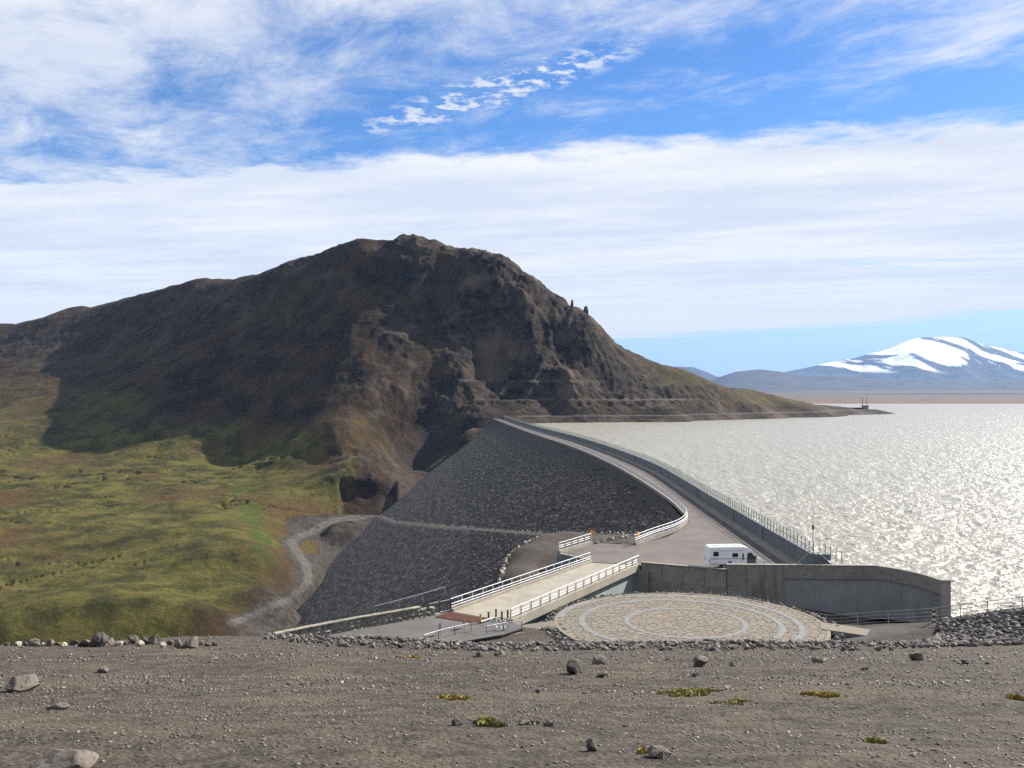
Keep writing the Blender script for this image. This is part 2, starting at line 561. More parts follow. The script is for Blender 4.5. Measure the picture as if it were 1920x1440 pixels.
# under the dam and the gorge in front of the green terrace
ctrl += [(-60, 800, -45), (-40, 700, -95), (20, 600, -150), (20, 500, -160), (-60, 560, -125), (-50, 430, -140), (20, 380, -160), (40, 250, -110), (60, 700, -90),
         (-92, 345, -112), (-170, 300, -125), (-240, 295, -125), (-320, 290, -125),
         (-100, 290, -150), (-180, 255, -160), (-320, 250, -160), (-60, 250, -140), (-140, 200, -110), (-80, 150, -70), (-260, 180, -90)]
hill_f = rbf(ctrl, 18.0, 0.4)

us = np.concatenate([np.linspace(-0.92, -0.60, 70)[:-1], np.linspace(-0.60, 0.46, 690)])
ds = np.concatenate([np.linspace(150, 330, 30)[:-1], np.linspace(330, 640, 150)[:-1], np.linspace(640, 1120, 340)[:-1], np.linspace(1120, 2000, 110)])
D, U = np.meshgrid(ds, us, indexing='ij')
HX, HY2 = U * D, D
Z = hill_f(HX, HY2)
Z = np.minimum(Z, np.maximum(Z, 0) * 0 + 240)
PX = CX + HX / HY2 * F
PYb = HY + (CZ - Z) / HY2 * F
gy, gx = np.gradient(Z)
dd = np.gradient(HY2)[0]
dx = np.gradient(HX)[1]
steep = np.hypot(gy / np.maximum(dd, .1), gx / np.maximum(dx, .1))
wob = fbm(HX / 60, HY2 / 60, 5, 3)
# the rugged right half of the mountain and the rocky spur
cliff = smooth(PX + 170 * wob, 800, 900) * smooth(Z, 8, 24) * smooth(PX - 0.75 * (PYb - 600) + 120 * wob, 1180, 1060)
cliff = np.maximum(cliff, smooth(np.abs(PX - (760 - (PYb - 600) * 0.15) + 90 * wob), 70, 20) * smooth(Z, 40, 70) * 0.7)
cliff = np.maximum(cliff, smooth(Z, -2, 6) * smooth(Z, 40, 26) * smooth(PX + 60 * wob, 760, 800) * smooth(PX, 1420, 1300) * 0.8)
cuts = smooth(PYb + 14 * wob - np.maximum(PX - 1080, 0) * .16, 700, 715) * smooth(PX, 840, 880) * smooth(PX, 1560, 1450)
cliff = np.maximum(cliff, cuts * 0.75)
outcrop = smooth(fbm(HX / 95, HY2 / 95, 4, 21), 0.13, 0.22) * smooth(Z, 20, 50)
cliff = np.maximum(cliff, outcrop * 0.55)
shore = smooth(Z, 7.5, 4.5) * smooth(HX, 20, 60) * smooth(HY2, 840, 860)
cliff = np.maximum(cliff, shore)
land = smooth(Z, -90, -80)
terr = smooth(Z, 0, -30)
rg = fbm(HX / 46, HY2 / 46, 6, 5, True)
rg2 = fbm(HX / 17, HY2 / 17, 4, 8, True)
gull = fbm(HX / 30 + HY2 / 240, HY2 / 210, 5, 12)
edge_fade = smooth(HX - crest_x(HY2) + 1.42 * np.maximum(-Z, 0), 6, -30) + smooth(Z, 2, 12)
edge_fade = np.clip(edge_fade, 0.12, 1)
Zr = Z + cliff * (11.0 * rg + 7.0 * rg2 + 3.4 * fbm(HX / 6, HY2 / 6, 3, 9, True)) * edge_fade * np.where(shore > .3, 0.16, 1.0)
Zr += (1 - cliff) * (1 - terr) * (5.0 * fbm(HX / 70, HY2 / 70, 5, 33) + 2.4 * gull) * smooth(Z, 4, 25)
Zr += (1 - cliff) * smooth(Z, 2, 14) * (2.0 * fbm(HX / 11, HY2 / 11, 4, 35) + 1.4 * np.minimum(fbm(HX / 26, HY2 / 60, 4, 36, True), .1))
Zr += smooth(PYb, 520, 470) * smooth(PX, 690, 720) * smooth(PX, 960, 900) * 5.0 * fbm(HX / 9, HY2 / 14, 4, 37)
spur = smooth(np.abs(PX - (730 - (PYb - 700) * .22)), 110, 50) * smooth(PYb, 640, 690) * smooth(PYb, 940, 900)
Zr += spur * (1 - cliff) * (5.5 * fbm(HX / 24, HY2 / 30, 5, 38, True) + 2.0 * fbm(HX / 7, HY2 / 9, 3, 39))
cliff = np.maximum(cliff, spur * smooth(fbm(HX / 20, HY2 / 26, 4, 40), .02, .14) * .7)
# the terraced field: low steps and hummocks
Zr += terr * land * (6.5 * fbm(HX / 75, HY2 / 36, 5, 44) + 1.8 * fbm(HX / 13, HY2 / 11, 4, 45) + 1.6 * np.minimum(fbm(HX / 42, HY2 / 26, 3, 46, True) + .1, 0)) * smooth(HX + 118, 14, -30)
hole = smooth(-np.abs(fbm(HX / 55, HY2 / 38, 4, 51)), -0.018, 0.0) * terr * smooth(fbm(HX / 90, HY2 / 90, 2, 53), 0.02, 0.12) * smooth(HX + 118, -5, -40)
Zr -= hole * 2.6
pale = np.zeros_like(Zr)
# two benches cut into the rock over the end of the dam
for zb, lo, hi in ((37.0, 868, 1110), (18.0, 900, 1330)):
    k = smooth(np.abs(Zr - zb - 9.0 * wob), 5.0, 1.0) * smooth(PX, lo - 25, lo + 10) * smooth(PX, hi + 30, hi - 20) * smooth(HY2, 1000, 985)
    Zr = Zr * (1 - 0.8 * k) + zb * 0.8 * k
    pale = np.maximum(pale, k * smooth(np.abs(Zr - zb), 1.6, .4) * np.clip(.25 + 1.5 * fbm(HX / 40, HY2 / 40, 4, 67), 0, .6))
# the road bench along the shore
k = smooth(np.abs(Z - 2.6), 2.6, 0.8) * smooth(HX, -10, 20) * smooth(HY2, 845, 862) * smooth(HX, 560, 480)
Zr = Zr * (1 - k) + 2.3 * k
pale = np.maximum(pale, k * .6 * smooth(np.abs(Zr - 2.3), .8, .3))
# quarry-like square cut at the foot of the spur
cut = smooth(np.abs(PX - 690), 56, 48) * smooth(PYb, 898, 908) * smooth(PYb, 966, 956) * smooth(HY2, 640, 660) * smooth(HY2, 820, 780)
Zr -= cut * 9
green = smooth(Z + 26 * wob + 7 * fbm(HX / 22, HY2 / 22, 3, 61), 6, -24) * land * smooth(HX + 116 + 20 * wob, 0, -22)
green = np.maximum(green, smooth(Z + 70 * wob, 42, 5) * smooth(PX + 100 * wob, 330, 190) * 0.75)
green = np.maximum(green, 0.35 * smooth(wob, 0.02, 0.2) * (1 - cliff))
green = np.maximum(green, 0.5 * smooth(PX, 1050, 1120) * smooth(Z, 6, 14) * (1 - cliff))
lush = green * smooth(np.hypot((PX - (455 + (PYb - 930) * 0.42)) / 26, (PYb - 1000) / 85) + 2.2 * fbm(HX / 18, HY2 / 18, 5, 63), 1.0, 0.5) * .75
gravel = smooth(HX, -185, -150) * smooth(Z, -58, -66) * smooth(PX + 60 * wob, 530, 565) * land * smooth(PYb, 965, 975)
gravel = np.maximum(gravel, smooth(PX + 0.55 * (PYb - 1160) + 50 * wob, 430, 490) * smooth(PYb, 1080, 1130) * smooth(Z, -64, -70))
gravel = np.maximum(gravel, 0.55 * smooth(np.abs(PX - (830 - (PYb - 800) * 0.62)), 60, 25) * smooth(PYb, 790, 810) * smooth(PYb, 960, 930))
green = green * (1 - gravel)
# the pale road winding down to the foot of the dam, a mound of rock and a tuft of grass beside it
for (ax_, ay_), (bx_, by_) in zip(((700, 966), (620, 978), (545, 1018), (575, 1060), (578, 1092), (545, 1122)), ((620, 978), (545, 1018), (575, 1060), (578, 1092), (545, 1122), (440, 1166))):
    tq = np.clip(((PX - ax_) * (bx_ - ax_) + (PYb - ay_) * (by_ - ay_)) / ((bx_ - ax_) ** 2 + (by_ - ay_) ** 2), 0, 1)
    dq = np.hypot(PX - ax_ - tq * (bx_ - ax_), (PYb - ay_ - tq * (by_ - ay_)) * 1.5)
    near_ok = smooth(Z, -40, -55) * land
    pale = np.maximum(pale, smooth(dq, 11, 6) * .55 * near_ok)
    gravel = np.maximum(gravel, smooth(dq + 16 * wob, 20, 13) * near_ok)
green = green * (1 - gravel)
mound = smooth(np.hypot((PX - 648) / 46, (PYb - 1008) / 22), 1.1, .5) * smooth(Z, -50, -60)
Zr += mound * (7 + 2.0 * rg2)
cliff = np.maximum(cliff, mound * .9)
tuft = smooth(np.hypot((PX - 582) / 24, (PYb - 1026) / 17) + wob, 1.0, .6) * smooth(Z, -50, -60)
green = np.maximum(green, tuft)
gravel = gravel * (1 - tuft)
verts = np.stack([HX, HY2, Zr], -1).reshape(-1, 3)
me = mesh_np('mountain', verts, grid_faces(len(ds), len(us)), False)
for an, av in (('green', green), ('lush', lush), ('gravel', gravel), ('pale', pale), ('cliff', np.clip(cliff * (0.75 + 1.6 * rg2), 0, 1))):
    add_attr(me, an, av)
mountain = tag(obj('mountain', me, M['hill']), kind='structure')


def rock_mesh(name, n=14, seed=0, squash=(1, 1, 1), sub=0):
    """an angular stone: convex hull of scattered points"""
    r = np.random.default_rng(seed)
    p = r.normal(size=(n, 3))
    p /= np.linalg.norm(p, axis=1)[:, None]
    p *= (0.38 + 0.14 * r.random((n, 1)))
    p *= np.array(squash)
    bm = bmesh.new()
    for q in p:
        bm.verts.new(q)
    bmesh.ops.convex_hull(bm, input=bm.verts)
    bmesh.ops.delete(bm, geom=[v for v in bm.verts if not v.link_faces], context='VERTS')
    if sub:
        bmesh.ops.triangulate(bm, faces=bm.faces)
        for cut in (1, 1):
            bmesh.ops.subdivide_edges(bm, edges=list(bm.edges), cuts=1, use_grid_fill=True)
            bmesh.ops.smooth_vert(bm, verts=list(bm.verts), factor=.10, use_axis_x=True, use_axis_y=True, use_axis_z=True)
        bm.normal_update()
        for v in bm.verts:
            c = v.co
            v.co += v.normal * float(0.13 * fbm(np.array([c.x * 5 + c.z * 4]), np.array([c.y * 5 - c.z * 3]), 3, seed)[0])
    bmesh.ops.recalc_face_normals(bm, faces=bm.faces)
    for f_ in bm.faces:
        f_.smooth = False
    me = bpy.data.meshes.new(name)
    bm.to_mesh(me)
    bm.free()
    return me


# rock needles standing on the right shoulder
for px, py, h, wd, lab in ((1073, 601, 9.5, 4.2, 'slim leaning rock needle on the right shoulder of the mountain'),
                           (1099, 606, 7.5, 6.5, 'broad pointed rock tooth just right of the slim needle')):
    cj = int(np.argmin(np.abs(us - (px - CX) / F)))
    ck = int(np.argmax((Zr[:, cj] - CZ) / HY2[:, cj]))
    x, y, z = HX[ck, cj], HY2[ck, cj], Zr[ck, cj] - 1.0
    bm = bmesh.new()
    prof = [(0, 1.25), (.25, 1.0), (.5, .8), (.75, .62), (.92, .55), (1.0, .2)]
    rings = []
    for t_, k_ in prof:
        rings.append([bm.verts.new(((k_ * wd / 2) * math.cos(a) * random.uniform(.8, 1.2) + t_ * 0.8, (k_ * wd / 2) * math.sin(a) * random.uniform(.8, 1.2), t_ * h - 3 * (t_ == 0)))
                      for a in [2 * math.pi * i / 9 for i in range(9)]])
    for a, b in zip(rings, rings[1:]):
        for i in range(9):
            bm.faces.new((a[i], a[(i + 1) % 9], b[(i + 1) % 9], b[i]))
    bm.faces.new(rings[-1])
    me = bpy.data.meshes.new('rock_needle')
    bm.to_mesh(me)
    bm.free()
    tag(obj('rock_needle', me, M['dark_boulder'], loc=(x, y, z)), lab, 'rock')

# ------------------------------------------------------------------ far plain, hills, snow mountain
pu = np.linspace(-1.2, 1.6, 260)
pd = np.concatenate([np.linspace(1750, 2880, 12)[:-1], 2880 * np.exp(np.linspace(0, math.log(32000 / 2880), 130))])
D, U = np.meshgrid(pd, pu, indexing='ij')
x, y = U * D, D
z = np.where(D < 2880, -30.0, -5.2 + (D - 2880) * 0.0125)
z = z + smooth(D, 2900, 4500) * (26 * fbm(x / 2600, y / 1300, 4, 71)) + smooth(D, 2870, 3100) * 3.0
z = np.where(D > 12000, z + (D - 12000) * 0.004, z)
z = np.where((U < 0.02) & (D < 6000), np.maximum(z, -3), z)
me = mesh_np('far_plain', np.stack([x, y, z], -1).reshape(-1, 3), grid_faces(len(pd), len(pu)))
add_attr(me, 'rusty', (smooth(D, 5200, 3400) * smooth(fbm(x / 2600, y / 420, 4, 73), -0.12, 0.05)).ravel())
add_attr(me, 'dark', (smooth(fbm(x / 3800, y / 700, 4, 75), 0.02, 0.14) * smooth(D, 3200, 3600)).ravel())
M['plain'] = material('far_plain', [(.085, .068, .060), (.12, .094, .080), (.07, .06, .055)], .002, .95, 0, attrs=(
    ('rusty', [(.105, .070, .045), (.14, .092, .058)], .003), ('dark', [(.038, .038, .046), (.055, .052, .056)], .002)), spec=.1)
tag(obj('far_plain', me, M['plain']), kind='structure')


def ridge_land(name, sky_pts, d0, wf, wb, u0, u1, cols, rows, rough, seed, mt, snow=False):
    su = [(p[0] - CX) / F for p in sky_pts]
    sz = [CZ - (p[1] - HY) / F * d0 for p in sky_pts]
    uu = np.linspace(u0, u1, cols)
    vv = np.linspace(-1, 1, rows)
    V, UU = np.meshgrid(vv, uu, indexing='ij')
    H = np.interp(UU, su, sz)
    # the ridge line itself wanders in depth; the flanks fall away in front and behind
    mid = d0 + wf * 0.10 * fbm(UU * 30, UU * 0, 3, seed)
    DD = mid + np.where(V < 0, V * wf, V * wb)
    prof = np.where(V < 0, (1 - np.abs(V)) ** 1.25, np.cos(V * math.pi / 2))
    xx, yy = UU * DD, DD
    nz = fbm(xx / (wf * .55), yy / (wf * .8), 6, seed + 3, True)
    relief = rough * nz * np.clip(np.abs(V) * 3.2, 0, 1) * prof ** 0.5
    ZZ = H * prof + relief + rough * .10 * fbm(xx / (wf * .09), yy / (wf * .12), 4, seed + 5) * prof
    me = mesh_np(name, np.stack([xx, yy, ZZ], -1).reshape(-1, 3), grid_faces(rows, cols), False)
    if snow:
        streak = 0.5 * fbm(xx / 1300 + yy / 5200, yy / 4200, 5, seed + 9) + 0.65 * fbm(xx / 330 + yy / 2400, yy / 2300, 4, seed + 11)
        sn = smooth(3.2 * streak + 0.7 * (-nz) + (ZZ - 770) / 1100, 0.0, 0.06) * smooth(ZZ, 380, 520)
        add_attr(me, 'snow', sn.ravel())
    return tag(obj(name, me, mt), kind='structure')


M['snowrock'] = material('snow_mountain', [(.050, .052, .058), (.075, .074, .078)], .003, .95, 0, attrs=(('snow', [(.80, .80, .80), (.88, .88, .88)], .002),), spec=.1)
M['farhill'] = material('far_hill', [(.050, .048, .050), (.075, .068, .066)], .002, .95, 0, spec=.1)
ridge_land('snow_mountain', [(1380, 712), (1480, 697), (1540, 684), (1600, 672), (1650, 659), (1690, 643), (1720, 635), (1770, 631), (1810, 634), (1840, 645), (1870, 651),
                             (1920, 662), (2000, 682), (2120, 700), (2300, 714)], 18000, 5200, 4000, .25, .80, 560, 190, 420, 91, M['snowrock'], True)
ridge_land('far_hills', [(1100, 712), (1180, 699), (1225, 690), (1245, 684), (1262, 687), (1300, 688), (1320, 695), (1345, 706), (1400, 712)], 15500, 1800, 2500, .08, .26, 130, 40, 40, 95, M['farhill'])
ridge_land('near_hills', [(1290, 726), (1345, 708), (1380, 697), (1425, 692), (1465, 697), (1500, 706), (1560, 704), (1620, 708), (1680, 714), (1800, 716), (1900, 715), (2100, 708), (2400, 702)],
           11500, 2600, 2200, .17, .90, 240, 50, 26, 97, M['farhill'])
ridge_land('left_hills', [(-2000, 690), (-600, 676), (0, 690), (600, 700), (1000, 712), (1200, 722)], 9000, 2000, 2500, -1.6, .14, 120, 30, 40, 98, M['farhill'])

# ------------------------------------------------------------------ the lake
wu = np.concatenate([np.linspace(-0.03, 0.62, 470), np.linspace(0.62, 1.7, 60)[1:]])
rows_py = np.linspace(HY + 26 * F / 72, HY + 26 * F / 700, 430)
wd = np.concatenate([26 * F / (rows_py - HY), 700 * np.exp(np.linspace(0, math.log(3050 / 700), 110))[1:]])
D, U = np.meshgrid(wd, wu, indexing='ij')
xmin = np.interp(D, [60, 111.6, 112.2, 113] + [p[1] for p in right_edge[1:]] + [900, 3100], [51.0, 51.0, 40.5, 38.2] + [p[0] + 0.4 for p in right_edge[1:]] + [-40, -100])
x, y = D * np.where(U < .62, xmin / D + (U + .03) / .65 * (.62 - xmin / D), U), D
x = np.maximum(x, xmin)
amp = smooth(D, 1100, 120) * 0.85 + 0.15
ca, sa = math.cos(R(28)), math.sin(R(28))
xr, yr = x * ca + y * sa, -x * sa + y * ca            # wind waves run obliquely towards the viewer's left
wv = 0.82 * fbm(xr / 9.5, yr / 3.6, 3, 81, True) + 0.34 * fbm(xr / 2.6, yr / 1.25, 2, 83, True) + 0.5 * fbm(xr / 34, yr / 16, 3, 85)
z = -4.0 + wv * amp
me = mesh_np('lake_water', np.stack([x, y, z], -1).reshape(-1, 3), grid_faces(len(wd), len(wu)))
mt = bpy.data.materials.new('lake_water')
mt.use_nodes = True
t = NT(mt.node_tree)
pos = t.n('ShaderNodeNewGeometry').outputs['Position']
mp = t.n('ShaderNodeMapping')
mp.inputs['Rotation'].default_value = (0, 0, R(-28))
mp.inputs['Scale'].default_value = (.55, 1.25, 1)
t.put(mp.inputs[0], pos)
rip = t.m('ADD', t.noise(mp.outputs[0], 1.4, 3, .6), t.m('MULTIPLY', t.noise(mp.outputs[0], .35, 3, .6), 1.6))
bn = t.n('ShaderNodeBump')
bn.inputs['Strength'].default_value = 1.0
bn.inputs['Distance'].default_value = 0.42
t.put(bn.inputs['Height'], rip)
b = t.n('ShaderNodeBsdfPrincipled')
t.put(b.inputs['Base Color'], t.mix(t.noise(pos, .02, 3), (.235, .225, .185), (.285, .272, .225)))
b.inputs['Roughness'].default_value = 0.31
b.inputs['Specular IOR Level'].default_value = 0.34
b.inputs['IOR'].default_value = 1.33
t.put(b.inputs['Normal'], bn.outputs[0])
o_ = t.n('ShaderNodeOutputMaterial')
t.put(o_.inputs[0], b.outputs[0])
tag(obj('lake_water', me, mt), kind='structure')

# ------------------------------------------------------------------ near ground: the gravel hill under the viewer, the fill round the platform
ZP = -0.5
PC = G(1291, 1167, ZP)                      # centre of the round platform
PR = 13.2
near = []
for px in (-700, -300, 0, 300, 620, 960, 1300, 1620, 1920, 2250, 2700):
    for py, d in ((1440, 8), (1350, 12), (1306, 16), (1276, 21), (1253, 28), (1238, 37)):
        near.append(P(px, py, d))
near += [(x_, y_, 20.4 - 0.18 * max(y_, 0) + (1.0 if y_ < -5 else 0)) for x_ in (-25, -8, 0, 8, 25) for y_ in (-25, -8, 0)]
near += [P(px, 1214, 50) for px in (-700, -300, 0, 200)] + [P(380, 1212, 52), P(480, 1209, 54), P(540, 1204, 60)]
near += [P(px, 1225, 50) for px in (620, 800)] + [P(px, 1229, 50) for px in (960, 1300, 1620)] + [P(px, 1226, 50) for px in (1920, 2200)]
near += [P(620, 1212, 60), P(720, 1213, 61), P(820, 1216, 62), P(920, 1220, 62), P(640, 1200, 70), P(720, 1203, 72), P(800, 1207, 72), P(900, 1212, 71)]
near += [P(px, 1219, 60) for px in (1000, 1150, 1300, 1450, 1600)] + [P(px, 1209.5, 69.5) for px in (1000, 1100, 1200, 1290, 1380, 1470, 1560)]
near += [P(1680, 1208, 68), P(1800, 1206, 66), P(1920, 1202, 64), P(2100, 1190, 64)]
for a in range(0, 360, 30):                                                # the bed of the platform
    near.append((PC[0] + 12.5 * math.cos(R(a)), PC[1] + 12.5 * math.sin(R(a)), -1.3))
near.append((PC[0], PC[1], -1.3))
near += [(-6, 80, -0.35), (-12, 80, -0.35), (-16, 80, -0.4), (-2, 84, -0.35), (-8, 88, -0.35), (2, 80, -0.6), (-3, 90, -.5), (-20, 77, -.5), (-13, 77, -0.3), (-5, 77.5, -0.3)]
near += [(-1, 82, -.3), (1.5, 84.5, -.35), (0, 79, -.2), (1.8, 81, -.4), (2.6, 87.5, -.5)]
near += [(2.6, 91.5, -3.5), (4.3, 95, -4.5), (6.2, 99, -5), (9.5, 104, -5.5), (13, 109, -5.5)]
near += [(-1.5, 121, -3.1), (-1.2, 127, -2.6), (-.5, 136, -2.0), (3.2, 143.5, -1.2), (8, 148, -.8), (14, 146, -.5), (-6, 121, -9), (-6, 127, -9), (-5, 137, -9), (-1, 146, -9), (4, 153, -8)]
near += [(-24, 74, 0.5), (-30, 66, 2.5), (-26, 86, -12), (-18, 92, -14), (-12, 97, -14), (-40, 75, -14), (-60, 72, -20), (-80, 70, -25), (-40, 110, -40), (-80, 120, -50), (-20, 125, -30),
         (-7, 102, -12), (-2, 107, -11), (3, 113, -9), (-10, 115, -16)]
near += [(1, 97, -6), (4, 102, -6), (8, 107, -6), (13, 112, -6), (20, 105, -5.2), (27, 106, -5.2), (34, 104, -5), (42, 104, -4.6), (36, 99, -4.0), (46, 101, -4.4), (42, 97, -3.2), (30, 103, -4.8)]
near += [(2, 119, -3.4), (4, 127, -2.2), (8, 138, -1.0), (12, 140, -.6), (12, 128, -1), (20, 130, -1), (30, 130, -1), (30, 116, -2), (20, 118, -2.5), (-12, 125, -18), (-12, 140, -18), (-30, 160, -50), (10, 160, -8), (30, 165, -4)]
near += [P(1560, 1178, 92), P(1632, 1171, 91), P(1688, 1169, 88), P(1751, 1166, 83), P(1833, 1157, 77), P(1910, 1149, 73), P(2000, 1138, 70), P(2150, 1125, 66), P(1650, 1187, 84), P(1700, 1194, 80), P(1740, 1198, 76)]
near += [(54, 96, -4.5), (58, 86, -4.0), (58, 78, 0), (52, 90, -2.5), (70, 72, 3), (56, 105, -8), (70, 90, -8), (80, 80, -6), (45, 140, -8), (60, 120, -12)]
near_f = rbf(near, 2.2, 0.01)


def ground(xa, ya):
    """height of the near ground, small swells included"""
    xa, ya = np.asarray(xa, float), np.asarray(ya, float)
    zz = near_f(xa, ya)
    r = np.hypot(xa, ya)
    zz = zz + smooth(r, 5, 14) * smooth(ya, 66, 50) * (0.55 * fbm(xa / 9, ya / 5.5, 4, 101)) + 0.05 * fbm(xa / 0.9, ya / 0.9, 4, 102) * smooth(ya, 60, 40)
    zz = zz - 0.28 * smooth(np.abs(ya - 27 + 2.2 * np.sin(xa / 9.0)), 4.0, 0.5) * smooth(np.abs(xa), 25, 10)
    inside = smooth(np.hypot(xa - PC[0], ya - PC[1]), 13.1, 12.6)
    zz = zz * (1 - inside) + np.minimum(zz, -1.2) * inside
    # cut level under the near road
    tq = np.clip(((xa + 1.5) * -13.5 + (ya - 88) * -8.2) / (13.5 ** 2 + 8.2 ** 2), 0, 1.1)
    rd = smooth(np.hypot(xa + 1.5 + 13.5 * tq, ya - 88 + 8.2 * tq), 5.4, 4.6)
    return zz * (1 - rd) + np.minimum(zz, -.28) * rd


_gx, _gy = np.arange(-70, 90.1, .25), np.arange(2, 165.1, .25)
_GY, _GX = np.meshgrid(_gy, _gx, indexing='ij')
_GZ = ground(_GX, _GY)


def gz(xx, yy):
    """ground height at one place, from a table"""
    fx = min(max((xx + 70) / .25, 0), len(_gx) - 1.001)
    fy = min(max((yy - 2) / .25, 0), len(_gy) - 1.001)
    i, j = int(fy), int(fx)
    a, b_ = fy - i, fx - j
    return float((_GZ[i, j] * (1 - b_) + _GZ[i, j + 1] * b_) * (1 - a) + (_GZ[i + 1, j] * (1 - b_) + _GZ[i + 1, j + 1] * b_) * a)


nu = np.linspace(-0.95, 0.95, 430)
nd = np.concatenate([np.linspace(2.5, 60, 250)[:-1], np.linspace(60, 175, 150)])
D, U = np.meshgrid(nd, nu, indexing='ij')
x, y = np.where(np.abs(U) < .7, U * D, np.sign(U) * (.7 * D + (np.abs(U) - .7) / .25 * (.25 * D + 20 * smooth(D, 90, 40)))), D
z = ground(x, y)
me = mesh_np('gravel_hill', np.stack([x, y, z], -1).reshape(-1, 3), grid_faces(len(nd), len(nu)))
lot = smooth(y, 114, 116) * smooth(y, 152, 148) * smooth(x, -4, -2)
path = smooth(np.abs(y - 84 - (x - 36) * -0.55 + 1.5 * fbm(x / 4, y / 4, 3, 105)), 3.4, 2.6) * smooth(x, 27, 29) * smooth(x, 39, 36)
add_attr(me, 'lot', lot)
add_attr(me, 'path', path)
add_attr(me, 'straw', np.maximum(smooth(fbm(x / 3.2, y / 2.2, 5, 107), 0.07, 0.2), smooth(fbm(x / .8, y / .55, 4, 108), 0.10, 0.22)) * smooth(y, 66, 45) * 0.8)
add_attr(me, 'dark', smooth(fbm(x / 7, y / 2.6, 4, 109), 0.03, 0.16) * smooth(y, 20, 26) * smooth(y, 60, 40) * .8)
M['gravel'] = material('gravel_soil', [(.040, .034, .027), (.092, .080, .066), (.024, .020, .016)], 3.2, .95, 1.0, 20, .035, attrs=(
    ('straw', [(.074, .060, .044), (.115, .095, .070)], 3.0), ('dark', [(.042, .035, .028), (.068, .057, .046)], 2.0),
    ('lot', [(.052, .043, .038), (.072, .060, .051)], .5), ('path', [(.075, .070, .065), (.10, .094, .087)], .6)), vor=14, spec=.15)
tag(obj('gravel_hill', me, M['gravel']), kind='structure')
# the ground behind the viewer and the deep sheet that carries everything out to the horizon
me = mesh_np('ground', [(-60000, -60000, -190), (60000, -60000, -190), (60000, 60000, -190), (-60000, 60000, -190)], np.array([[0, 1, 2, 3]]), False)
tag(obj('ground', me, M['plain']), kind='structure')
me = mesh_np('hilltop', np.stack([q.ravel() for q in (lambda a, b: (a, b, ground(a, b)))(*np.meshgrid(np.linspace(-22, 22, 60), np.linspace(-24, 2.6, 30)))], -1), grid_faces(30, 60))
tag(obj('hilltop', me, M['gravel']), kind='structure')

# ------------------------------------------------------------------ the dam: rockfill face with the track across it
yy = np.concatenate([np.linspace(118, 330, 330)[:-1], 330 * np.exp(np.linspace(0, math.log(880 / 330), 190))])
tt = np.concatenate([np.linspace(0, 30, 120)[:-1], np.linspace(30, 116, 130)])
T, YY = np.meshgrid(tt, yy, indexing='ij')
tz = track_z(YY)
face_z = -T
shift = 2.0 * smooth(tz - face_z, -0.15, 0.35)
# the crown of the fill: a short concrete-free shoulder under the rail
xx = crest_x(YY) - 0.3 - SLOPE * T - shift
cell = np.zeros_like(xx)
near_fade = smooth(YY, 900, 150)
cell += (0.46 * fbm(YY / 0.95, (xx * 0.7 + face_z) / 1.0, 2, 121, True) + 0.35 * fbm(YY / 2.6, face_z / 1.6, 3, 123)) * (0.5 + 0.7 * near_fade)
cell *= smooth(T, 0.0, 1.5) * np.where(np.abs(tz - face_z) < 0.5, 0.2, 1.0)
xx = xx - cell * 0.75
zz = face_z + cell * 0.85 - 0.25
me = mesh_np('rockfill_dam', np.stack([xx, YY, zz], -1).reshape(-1, 3), grid_faces(len(tt), len(yy)), False)
me.flip_normals()
dam = tag(obj('rockfill_dam', me, M['dam']), 'huge dark grey rockfill dam face sloping down into the gorge, mostly in shade', 'dam')
_face = (xx, YY, zz)
# the fill behind the face, up to the parapet and down under the lake
n_ = len(left_edge)
re_ = [right_edge[int(i * (len(right_edge) - 1) / (n_ - 1))] for i in range(n_)]
mb = MB()
mb.ribbon([(p[0] + .4, p[1], -.12) for p in left_edge], [(p[0], p[1], -.12) for p in re_])
mb.ribbon([(p[0], p[1], -.12) for p in re_], [(p[0] + 30, p[1], -24) for p in re_])
mb.build('fill_core', M['dam'], dam)

# crest road
re2 = []
for p in left_edge:
    k_ = min(range(len(right_edge)), key=lambda i: abs(right_edge[i][1] - p[1]))
    re2.append(right_edge[k_])
mb = MB()
mb.ribbon([(p[0], p[1], 0) for p in left_edge], [(p[0], p[1], 0) for p in re2])
fore = [left_edge[0][:2], (31.0, 158), (28.6, 150), (24.0, 140), G(1190, 1022)[:2], G(1110, 1018)[:2], G(1046, 1040)[:2], G(1104, 1049)[:2], (10.4, 118.8), (16.6, 116.6),
        (26.6, 111.9), (44.5, 111.9), (37.6, 120), (38.5, 160), re2[0][:2]]
b0 = len(mb.v)
mb.v += [(p[0], p[1], 0.0) for p in fore]
mb.f.append(tuple(range(b0, b0 + len(fore))))
me = mb.mesh('road')
bm = bmesh.new()
bm.from_mesh(me)
bmesh.ops.triangulate(bm, faces=bm.faces)
for f_ in bm.faces:
    if f_.normal.z < 0:
        f_.normal_flip()
bm.to_mesh(me)
bm.free()
tag(obj('road', me, M['asphalt']), kind='structure')
# retaining wall that carries the forecourt
rw = thing('retaining_wall', 'blue grey concrete retaining wall under the corner of the asphalt forecourt', 'wall')
line = [G(1190, 1022)[:2], G(1110, 1018)[:2], G(1046, 1040)[:2], G(1104, 1049)[:2], (10.4, 118.8), (16.5, 116.8)]
for a, b_ in zip(line, line[1:]):
    L_ = math.dist(a, b_)
    k = max(1, round(L_ / 2.6))
    for i in range(k):
        p0 = [a[j] + (b_[j] - a[j]) * (i + .004) / k for j in (0, 1)]
        p1 = [a[j] + (b_[j] - a[j]) * (i + .996) / k for j in (0, 1)]
        mb = MB()
        mb.box(((p0[0] + p1[0]) / 2, (p0[1] + p1[1]) / 2, -2.55), (math.dist(p0, p1), .4, 5.0), math.atan2(p1[1] - p0[1], p1[0] - p0[0]))
        mb.build('panel', M['parapet'], rw)


